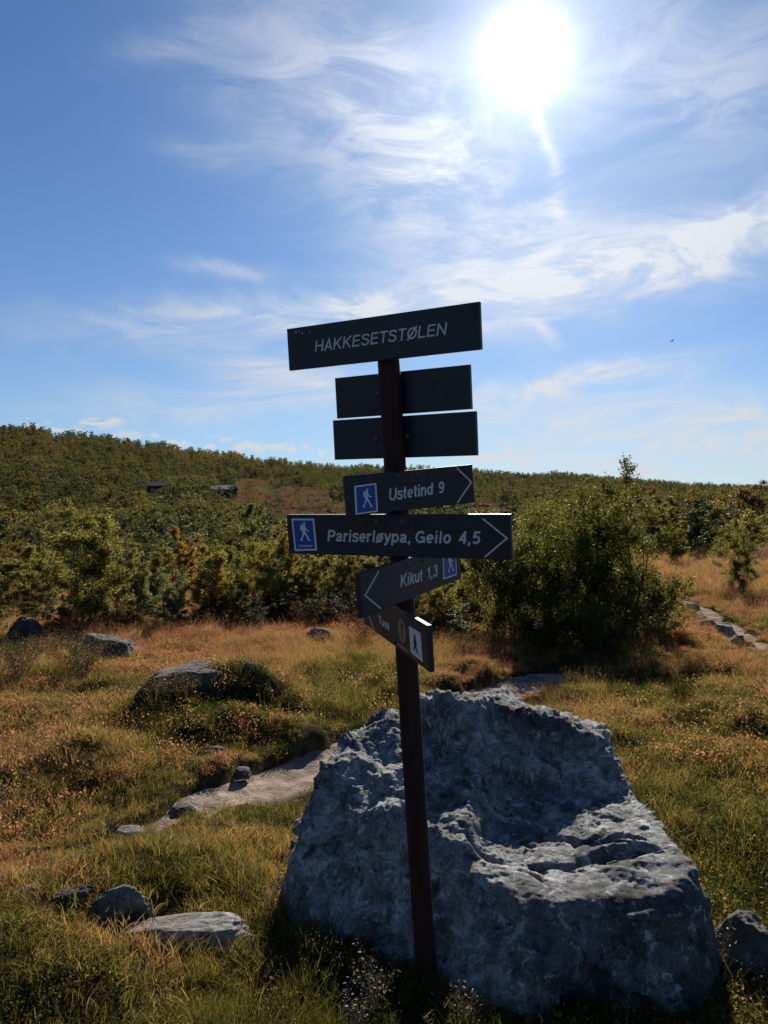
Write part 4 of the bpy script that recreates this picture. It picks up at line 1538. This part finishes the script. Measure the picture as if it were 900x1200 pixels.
# loose trees further out: individuals up to about 300, the rest of the wood as one mass
HUT_PX = [(186, 579, 24, 10), (261, 583, 30, 12)]
_MIDROOT = []
used, loose = {}, []
LANDM = [(8, 'the left edge birch'), (104, 'the largest birch'), (163, 'the grey green willow'), (240, 'the ochre birch'), (285, 'the tall slim birch'), (315, 'the small upright juniper'), (352, 'the widest juniper'),
         (400, 'the juniper beside the post'), (465, 'the post'), (530, 'the low birch beside the post'), (600, 'the thicket\'s left end'), (660, 'the thicket\'s middle'), (735, 'the tallest thicket birch'),
         (800, 'the thicket\'s right end'), (860, 'the small leaning birch'), (895, 'the bush at right edge')]
n_ind, tries = 0, 0
cells = {}
while n_ind < 205 and tries < 6000:
    tries += 1
    a = math.radians(random.uniform(-28.5, 28.5) if n_ind % 3 else random.uniform(-28.5, 0))
    r = math.sqrt(random.uniform(15.5 ** 2, 60 ** 2)) if random.random() < .6 else random.uniform(15.5, 42)
    x, y = r * math.sin(a), r * math.cos(a)
    if a > math.radians(17) and r < 30 + 8 * random.random():
        continue                                        # the open meadow on the right
    if a < math.radians(-22.5) and r < 17:
        continue
    z = float(H0(np.array([x]), np.array([y]))[0])
    if float(heath_mask(np.array([x]), np.array([y]), np.array([z]))[0]) > .6:
        continue
    if float(path_mask(np.array([x]), np.array([y]))) > .05:
        continue
    key = (round(x / 1.3), round(y / 1.3))
    if key in cells:
        continue
    cells[key] = 1
    h = random.uniform(1.5, 2.6) * (1.0 + .25 * sstep(r, 20, 50))
    w = h * random.uniform(.55, .9)
    top_px = 600 - FPX * (z + h - EYE) / y
    want = (random.uniform(618, 646) if a < .08 else random.uniform(592, 620)) - (12 if r > 40 else 0)
    if top_px < want:                                   # kept low enough to leave the slope behind in view
        h = max(.8, EYE - z + (600 - want) / FPX * y)
        w = min(w, h * 1.0)
    c = random.choice([OLIVE, OLIVE, GREEN, GREEN, GREEN, YGREEN, OCHRE, GREY] if a < .1 else [OLIVE, YGREEN, YGREEN, OCHRE, OCHRE, GREEN, ORANGE])
    nm_c = {OLIVE: 'olive', GREEN: 'dark green', YGREEN: 'yellow green', OCHRE: 'ochre', GREY: 'grey green', ORANGE: 'orange brown'}[c]
    side = 'on the slope left of the signpost' if a < -.02 else ('behind the big thicket and the boards' if a < .27 else 'on the plain right of the thicket')
    far = 'middle distance' if r < 32 else 'farther off'
    gp = f'{nm_c} birches {far} {side}'
    lpx = 450 + FPX * x / y
    lm = min(LANDM, key=lambda q: abs(q[0] - lpx))[1]
    dep = 'a little behind' if r < 19 else 'behind' if r < 25 else 'well behind' if r < 34 else 'far behind' if r < 45 else 'very far behind'
    lab = f'{"tall" if h > 1.9 else "short" if h < 1.3 else "middling"} {"slim" if w / h < .68 else "bushy"} {nm_c} birch {dep} {lm}'
    used.setdefault(lab, []).append(lpx)
    v = n_ind % 4
    sc_ = (w / [1.2, .9, 1.3, 1.0][v], w / [1.2, .9, 1.3, 1.0][v], h / 2.0)
    col_ = tuple(q * random.uniform(.6, .95) for q in c)
    if n_ind < 4:
        loose.append((lab, lpx))
        _MIDROOT.append(plant_tree('birch_tree', V_MID[v], (x, y, z - .03), random.uniform(0, 6.28), sc_, lab, 'tree', col_, gp))
    else:
        loose.append((lab, lpx, dup(_MIDROOT[v], (x, y, z - .03), random.uniform(0, 6.28), sc_, lab, gp, (*col_, 1))))
        TREES_XY.append((x, y, .3))
    n_ind += 1

loose = [(q[0], q[1], q[2] if len(q) > 2 else _MIDROOT[k]) for k, q in enumerate(loose)]
for lab, xs in used.items():                             # two or three of one description: tell them apart by place
    same = sorted([q for q in loose if q[0] == lab], key=lambda q: q[1])
    if len(same) == 2:
        same[0][2]['label'], same[1][2]['label'] = lab + ', left one', lab + ', right one'
    elif len(same) == 4:
        for q, wd in zip(same, ('leftmost', 'second from left', 'third from left', 'rightmost')):
            if len((lab + ', ' + wd).split()) <= 16:
                q[2]['label'] = lab + ', ' + wd
    elif len(same) == 3:
        for q, wd in zip(same, ('left one', 'middle one', 'right one')):
            q[2]['label'] = lab + ', ' + wd

# ------------------------------------------------------------------ scattering by geometry nodes


def src_collection(name, meshes):
    c = bpy.data.collections.new(name)
    for i, me_ in enumerate(meshes):
        o = bpy.data.objects.new(f'{name}_{i:02d}', me_)
        c.objects.link(o)
    return c


def scatter(name, pts, rot, scl, idx, tint, coll, mat):
    me_ = bpy.data.meshes.new(name)
    k = len(pts)
    me_.vertices.add(k)
    me_.vertices.foreach_set('co', np.asarray(pts, np.float32).ravel())
    for an, tp, dt in (('rot', 'FLOAT_VECTOR', rot), ('scl', 'FLOAT_VECTOR', scl)):
        a_ = me_.attributes.new(an, tp, 'POINT')
        a_.data.foreach_set('vector', np.asarray(dt, np.float32).ravel())
    a_ = me_.attributes.new('pick', 'INT', 'POINT')
    a_.data.foreach_set('value', np.asarray(idx, np.int32))
    a_ = me_.attributes.new('tint', 'FLOAT', 'POINT')
    a_.data.foreach_set('value', np.asarray(tint, np.float32))
    me_.update()
    o = link(name, me_, mat, kind='stuff')
    g = bpy.data.node_groups.new(name + '_scatter', 'GeometryNodeTree')
    g.interface.new_socket('Geometry', in_out='INPUT', socket_type='NodeSocketGeometry')
    g.interface.new_socket('Geometry', in_out='OUTPUT', socket_type='NodeSocketGeometry')
    gi, go = g.nodes.new('NodeGroupInput'), g.nodes.new('NodeGroupOutput')
    ip = g.nodes.new('GeometryNodeInstanceOnPoints')
    ci = g.nodes.new('GeometryNodeCollectionInfo')
    ci.inputs['Collection'].default_value = coll
    ci.inputs['Separate Children'].default_value = True
    ci.inputs['Reset Children'].default_value = True

    def named(nm, ty):
        q = g.nodes.new('GeometryNodeInputNamedAttribute')
        q.data_type = ty
        q.inputs['Name'].default_value = nm
        return q.outputs['Attribute']
    er = g.nodes.new('FunctionNodeEulerToRotation')
    L = g.links.new
    L(gi.outputs[0], ip.inputs['Points'])
    L(ci.outputs[0], ip.inputs['Instance'])
    ip.inputs['Pick Instance'].default_value = True
    L(named('pick', 'INT'), ip.inputs['Instance Index'])
    L(named('rot', 'FLOAT_VECTOR'), er.inputs[0])
    L(er.outputs[0], ip.inputs['Rotation'])
    L(named('scl', 'FLOAT_VECTOR'), ip.inputs['Scale'])
    L(ip.outputs[0], go.inputs[0])
    md = o.modifiers.new('scatter', 'NODES')
    md.node_group = g
    return o


# the wood on the far slope
V_FAR = [grow_tree(600 + k, 2.0, w_, st, int(nl * 2.8), .088, .6, .02, 'birch' if k < 3 else 'round', 1.0, M_FAR, .7)[1] for k, (w_, st, nl) in enumerate([(1.2, 1, 520), (1.0, 1, 460), (1.4, 2, 600), (1.1, 2, 520), (1.7, 3, 700)])]
nT = 15000
a = rng.uniform(math.radians(-33), math.radians(33), nT)
Dm = np.interp(a, SK_A, SK_D)
r = np.sqrt(rng.uniform(34 ** 2, (Dm + 25) ** 2))
r = np.where(rng.random(nT) < .30, rng.uniform(34, 170, nT), r)
x, y = r * np.sin(a), r * np.cos(a)
z = H0(x, y)
hmk = heath_mask(x, y, z)
keep = rng.random(nT) > hmk * 1.25
px, py = 450 + FPX * x / y, 600 - FPX * (z - EYE) / y
ht = FPX * 2.4 / y                                       # a tree's height in the picture
for cx, cy, ca, cb in CLEAR_PX:                          # clearings stay open to view from the meadow
    for q in (.35, .75, 1.1):
        keep &= ~((((px - cx) / ca) ** 2 + ((py - ht * q - cy) / cb) ** 2 < .8) & (rng.random(nT) < .80))
for hx, hy, hw, hh in HUT_PX:
    keep &= ~((np.abs(px - hx) < hw * .62) & (py > hy - 10) & (py - ht < hy + 1) & (rng.random(nT) < .72))
x, y, z, r, a = x[keep], y[keep], z[keep], r[keep], a[keep]
k = len(x)
hs = (1.0 + 1.7 * rng.random(k) ** 1.6) * (1 + .30 * sstep(r, 80, 300))
ws = hs * rng.uniform(.85, 1.5, k)
tn = np.clip(.40 + .30 * fbm(x * .03, y * .03, 0, 66, 3) + rng.normal(0, .22, k) + .12 * sstep(a, .0, .4) - .10 * sstep(r, 90, 300), 0, 1)
# low heath and dwarf birch between the trees and over the clearings
kb = 4200
ab = rng.uniform(math.radians(-33), math.radians(33), kb)
rb = np.where(rng.random(kb) < .5, rng.uniform(40, 140, kb), np.sqrt(rng.uniform(60 ** 2, 320 ** 2, kb)))
xb, yb = rb * np.sin(ab), rb * np.cos(ab)
zb = H0(xb, yb)
hb = rng.uniform(.25, .75, kb)
x, y, z, hs, ws = np.r_[x, xb], np.r_[y, yb], np.r_[z, zb], np.r_[hs, hb], np.r_[ws, hb * rng.uniform(1.5, 3.2, kb)]
tn = np.r_[tn, np.clip(rng.choice([.15, .4, .9], kb) + rng.normal(0, .1, kb), 0, 1)]
k = len(x)
wood = scatter('birch_wood', np.stack([x, y, z - .1], -1), np.stack([np.zeros(k), np.zeros(k), rng.uniform(0, 6.28, k)], -1), np.stack([ws / 2, ws / 2, hs / 2], -1), rng.integers(0, 5, k), tn,
               src_collection('far_birch_source', V_FAR), M_FAR)
wood['label'] = 'birch wood covering the far slope up to the skyline'

# ------------------------------------------------------------------ grass and ground cover


def blades(seed, n, h, rad_, wid, lean, seedhead=0):
    r_ = np.random.default_rng(seed)
    V, F, T = [], [], []
    for i in range(n):
        a = r_.uniform(0, 2 * math.pi)
        b = np.array([math.cos(a), math.sin(a), 0]) * rad_ * math.sqrt(r_.random())
        hh = h * r_.uniform(.55, 1.1)
        la = r_.uniform(0, 2 * math.pi)
        ld = np.array([math.cos(la), math.sin(la), 0]) * lean * hh * r_.uniform(.3, 1.2)
        sd = np.array([-math.sin(la), math.cos(la), 0])
        fa = r_.uniform(0, 2 * math.pi)
        sd = np.array([math.cos(fa), math.sin(fa), 0])
        w = wid * r_.uniform(.6, 1.2)
        o = len(V)
        for t, ww in ((0, 1.0), (.45, .85), (.8, .5)):
            c = b + ld * t ** 1.9 + np.array([0, 0, hh * t * (1 - .12 * t)])
            V += [c - sd * w * ww / 2, c + sd * w * ww / 2]
        tip = b + ld + np.array([0, 0, hh * .88])
        V.append(tip)
        F += [(o, o + 1, o + 3, o + 2), (o + 2, o + 3, o + 5, o + 4), (o + 4, o + 5, o + 6)]
        tv = r_.random()
        T += [tv] * 7
        if seedhead and r_.random() < .75:
            for q in range(seedhead):
                t = r_.uniform(.72, 1.06)
                c = b + ld * t ** 1.9 + np.array([0, 0, hh * t * (1 - .12 * t)]) + r_.normal(size=3) * np.array([.012, .012, .006]) * (1.3 - t) * 4
                d1, d2 = r_.normal(size=3) * .0035, r_.normal(size=3) * .0035
                d1[2] += .005
                o = len(V)
                V += [c, c + d1, c + d2]
                F.append((o, o + 1, o + 2))
                T += [min(1, tv + .25)] * 3
    me_ = mesh_from('grass_tuft', V, F)
    a_ = me_.attributes.new('tint', 'FLOAT', 'POINT')
    a_.data.foreach_set('value', np.array(T, np.float32))
    return me_


GR_STOPS = [(0, (.022, .032, .008)), (.25, (.060, .068, .013)), (.45, (.150, .125, .030)), (.62, (.28, .195, .070)), (.80, (.30, .165, .080)), (1, (.24, .102, .068))]
M_GRASS = mat_grass('grass_blades', GR_STOPS, .58)
M_STRAW = mat_grass('dry_grass_blades', GR_STOPS, .55)


def setm(L, m_):
    for q in L:
        q.materials.append(m_)
    return L


T_SHORT = setm([blades(700 + k, 40, .065, .075, .0036, .9) for k in range(5)], M_GRASS)
T_TUFT = setm([blades(720 + k, 64, .155, .065, .0032, .9) for k in range(5)], M_GRASS)
T_STRAW = setm([blades(740 + k, 16, .29, .09, .0018, .5, 9) for k in range(5)], M_STRAW)


def heath_clump(seed):
    r_ = np.random.default_rng(seed)
    k = 130
    p = r_.normal(size=(k, 3)) * np.array([.055, .055, .022])
    p[:, 2] = np.abs(p[:, 2]) + .012
    return leaves_mesh('ground_leaves', p, .017, r_, -.2, .65)


T_COVER = setm([heath_clump(760 + k) for k in range(4)], M_GRASS)


def area_pts(n, r0, r1, power=1.0, half=37):
    a = rng.uniform(math.radians(-half), math.radians(half), n)
    u = rng.random(n)
    e = 2 - power                                   # power 0: even per area; 1: density falls as 1/r
    r = (r0 ** e + u * (r1 ** e - r0 ** e)) ** (1 / e)
    return r * np.sin(a), r * np.cos(a), r


def img(x, y):
    d = np.maximum(y, .1)
    return 450 + FPX * x / d, 600 + FPX * EYE / d


def zone_tint(x, y):
    """Which kind of grass grows where: 0 green, .5 straw yellow, 1 red brown."""
    n1 = fbm(x * .9, y * .9, 0, 301, 4)
    n2 = fbm(x * 3.2, y * 3.2, 0, 311, 3)
    r = np.hypot(x, y)
    left = sstep(-x / np.maximum(r, .1), -.05, .2)
    red = sstep(r, 7.0, 9.5) * left * .37                       # red band under the left tree line
    straw = sstep(r, 6.0, 8.5) * (1 - left) * .20               # straw field on the right
    green = .10 * (1 - left) * sstep(r, 6.5, 4.0)
    return .44 + .13 * sstep(r, 3.4, 2.6) + red + straw - green + .23 * n1 + .16 * n2


def clear_of(x, y, grow=.0):
    ok = ~in_boulder(x, y, grow) & (path_mask(x, y) + .42 * vnoise(x * 6, y * 6, 0, 95) < .30) & (np.hypot(x - .146, y - 2.635) > .05)
    for cx, cy, rx, ry in ROCKS:
        ok &= ((x - cx) / (rx * .85)) ** 2 + ((y - cy) / (ry * .8)) ** 2 > 1
    return ok


def lay(name, coll_name, tufts, mat, n, r0, r1, power, smin_, smax_, tint_off, maskf=None, tsig=.10, tilt=.25, label=None):
    x, y, r = area_pts(n, r0, r1, power)
    ok = clear_of(x, y) & ~((np.arctan2(x, y) < .06) & (r > 12.2) & (rng.random(n) < .85))      # the floor of the birch belt is bare and dark
    if maskf is not None:
        ok &= rng.random(n) < maskf(x, y, r)
    x, y, r = x[ok], y[ok], r[ok]
    k = len(x)
    s = rng.uniform(smin_, smax_, k) * (1 + .35 * sstep(r, 8, 16)) * (1 - .42 * path_near(x, y)) * (.78 + .22 * sstep(r, 2.8, 3.6))
    tn = np.clip(zone_tint(x, y) + tint_off + rng.normal(0, tsig, k), 0.02, .98)
    o = scatter(name, np.stack([x, y, Hg(x, y) - .006], -1), np.stack([rng.normal(0, tilt, k), rng.normal(0, tilt, k), rng.uniform(0, 6.28, k)], -1),
                np.stack([s, s, s * rng.uniform(.8, 1.25, k)], -1), rng.integers(0, len(tufts), k), tn, src_collection(coll_name, tufts), mat)
    if label:
        o['label'] = label
    return o


lay('short_grass', 'short_tuft_source', T_SHORT, M_GRASS, 42000, 1.9, 17, .9, .7, 1.4, -.08, None, .12, .3, 'short mixed green and straw grass of the meadow')
lay('tussock_grass', 'tussock_source', T_TUFT, M_GRASS, 12000, 1.9, 18, .7, .45, 1.10, .02,
    lambda x, y, r: sstep(fbm(x * 1.7, y * 1.7, 0, 331, 3), .0, .35), .09, .2, 'longer grass tussocks of the meadow')
lay('dry_grass', 'dry_tuft_source', T_STRAW, M_STRAW, 24000, 2.2, 24, .6, .42, 1.0, .16,
    lambda x, y, r: np.clip(.30 + .70 * sstep(r, 5.5, 8), 0, 1) * sstep(fbm(x * .8, y * .8, 0, 341, 3), -.45, .3), .10, .15, 'dry reddish straw stalks of the meadow')
lay('ground_cover', 'cover_source', T_COVER, M_GRASS, 22000, 1.9, 15, .8, .5, 1.05, -.24,
    lambda x, y, r: sstep(fbm(x * 1.3, y * 1.3, 0, 351, 3), -.2, .4), .10, .3, 'small leaved ground cover plants between the grass')


lay('red_heath', 'heath_source', setm([heath_clump(780 + k) for k in range(3)], M_GRASS), M_GRASS, 13000, 1.9, 15, .8, .6, 1.3, .36,
    lambda x, y, r: sstep(fbm(x * 1.0, y * 1.0, 0, 361, 4), .08, .40), .12, .3, 'red brown low heath leaves in patches of the meadow')


def far_mask(x, y, r):
    a = np.arctan2(x, y)
    return np.where(a > .2, 1.0, .08)


lay('plain_grass', 'plain_source', T_TUFT[:3], M_GRASS, 16000, 15, 70, .8, 1.2, 2.4, .12, far_mask, .10, .2, 'yellow brown grass of the plain beyond the meadow')

# tall dry herbs in the shade in front of the boulder
M_HERB = mat_plain('dry_herb', (.24, .17, .095), .7, .2, var=.3)
M_HERBP = mat_plain('pale_seed_head', (.22, .155, .09), .7, .2, var=.2)


def herb(px, py, h, n, seed, label):
    r_ = np.random.default_rng(seed)
    x, y, z = hit(px, py)
    t = thing('dry_herb', label, 'plant', (x, y, z))
    for i in range(n):
        st, hd = MB(), MB()
        a, l = r_.uniform(0, 6.28), r_.uniform(.1, .45)
        hh = h * r_.uniform(.55, 1)
        P = [Vector((math.cos(a) * l * hh * q ** 1.4, math.sin(a) * l * hh * q ** 1.4, hh * q)) for q in (0, .35, .7, 1)]
        st.tube(P, [.0018, .0014, .0010, .0006], 3, False)
        for q in range(44):
            tt = r_.uniform(.45, 1.04)
            k = min(int(tt * 3), 2)
            c = P[0].lerp(P[3], tt) * .4 + P[k].lerp(P[k + 1], min(1, tt * 3 - k)) * .6 + Vector(r_.normal(size=3) * .012)
            d1, d2 = [Vector(r_.normal(size=3) * .0036) for _ in range(2)]
            d3 = Vector(r_.normal(size=3) * .0036)
            hd.add([c, c + d1, c + d1 + d2, c + d2], [(0, 1, 2, 3)])
        sm_ = link('stem', st.mesh('stem'), M_HERB, t)
        link('seed_head', hd.mesh('seed_head'), M_HERBP, sm_, 'stuff')


herb(440, 1196, .22, 9, 801, 'pale dry herb in the shade left of the post foot')
herb(545, 1215, .16, 7, 802, 'dry herb right of the post foot at the bottom edge')
herb(418, 1225, .20, 6, 803, 'dry herb at the bottom edge left of the post')
herb(318, 1078, .16, 5, 804, 'thin dry herb against the left end of the boulder')
herb(842, 1150, .20, 6, 805, 'dry stalks between the boulder and the rounded rock')

# ------------------------------------------------------------------ huts on the slope
M_HUT = mat_plain('dark_timber', (.022, .018, .016), .8, .2, 0, 0, .3)
M_ROOF = mat_plain('grey_roof', (.17, .17, .18), .6, .4, 0, 0, .15)
M_TURF = mat_plain('brown_roof', (.06, .045, .035), .8, .2, 0, 0, .2)
M_GLASS = mat_plain('hut_window_glass', (.05, .06, .08), .1, .6)


def hut(px, py, wpx, hpx, label, roofmat, rotz, win=True):
    x, y, z = hit(px, py)
    w, h, d = wpx / FPX * y, hpx / FPX * y, wpx / FPX * y * .7
    t = thing('cabin', label, 'cabin', (x, y, z - .3), rotz)
    wl = h * .66 + .3
    m_ = MB()
    v = [(-w / 2, -d / 2, 0), (w / 2, -d / 2, 0), (w / 2, d / 2, 0), (-w / 2, d / 2, 0), (-w / 2, -d / 2, wl), (w / 2, -d / 2, wl), (w / 2, d / 2, wl), (-w / 2, d / 2, wl), (-w / 2, 0, wl + h * .30), (w / 2, 0, wl + h * .30)]
    m_.add(v, [(0, 1, 5, 4), (2, 3, 7, 6), (1, 2, 6, 9, 5), (3, 0, 4, 8, 7), (3, 2, 1, 0)])
    link('wall', m_.mesh('wall'), M_HUT, t)
    r_ = MB()
    ov = .25
    for s in (-1, 1):
        a_ = Vector((0, s * (d / 2 + ov), wl - h * .30 * ov / (d / 2)))
        b_ = Vector((0, 0, wl + h * .30))
        vv = []
        for xx in (-w / 2 - ov, w / 2 + ov):
            for q in (a_, b_):
                vv += [(xx, q.y, q.z + .02), (xx, q.y, q.z + .14)]
        r_.add(vv, [(0, 2, 3, 1), (4, 5, 7, 6), (1, 3, 7, 5), (0, 4, 6, 2), (0, 1, 5, 4), (2, 6, 7, 3)])
    link('roof', r_.mesh('roof'), roofmat, t)
    if win:
        for k in (-.25, .22):
            f_ = MB()
            f_.box((k * w - w * .07, -d / 2 - .04, wl * .45), (k * w + w * .07, -d / 2 + .02, wl * .8))
            fr_ = link('window', f_.mesh('window'), M_ROOF, t)
            g_ = MB()
            g_.box((k * w - w * .055, -d / 2 - .06, wl * .48), (k * w + w * .055, -d / 2 - .03, wl * .77))
            link('pane', g_.mesh('pane'), M_GLASS, fr_)


hut(186, 579, 23, 14, 'small dark timber hut on the left slope', M_TURF, .1)
hut(261, 583, 27, 14, 'dark timber cabin with a pale grey roof among the trees on the left slope', M_ROOF, -.25)

# ------------------------------------------------------------------ bird far up in the right sky
bd = 38.0
bx, bz = (787 - 450) / FPX * bd, EYE + (600 - 400) / FPX * bd
t = thing('bird', 'tiny dark bird gliding in the blue sky at the right', 'bird', (bx, bd, bz))
t.rotation_euler = (0, math.radians(-25), .5)
m_ = MB()
m_.tube([(0, -.11, 0), (0, -.07, .012), (0, 0, .015), (0, .08, .005), (0, .16, 0)], [.006, .022, .03, .02, .012], 8)
M_BIRD = mat_plain('bird_plumage', (.03, .03, .035), .8, .2)
M_WING = mat_plain('bird_wing_plumage', (.42, .45, .5), .7, .3)
link('body', m_.mesh('body', True), M_BIRD, t)
for s in (-1, 1):
    m_ = MB()
    v = [(s * .02, -.04, .015), (s * .10, -.055, .05), (s * .22, -.02, .035), (s * .20, .01, .035), (s * .10, .035, .048), (s * .02, .05, .015)]
    m_.add(v + [(q[0], q[1], q[2] - .006) for q in v], [(0, 1, 2, 3, 4, 5), (11, 10, 9, 8, 7, 6)] + [(i, 6 + i, 6 + (i + 1) % 6, (i + 1) % 6) for i in range(6)])
    link('wing', m_.mesh('wing'), M_WING, t)
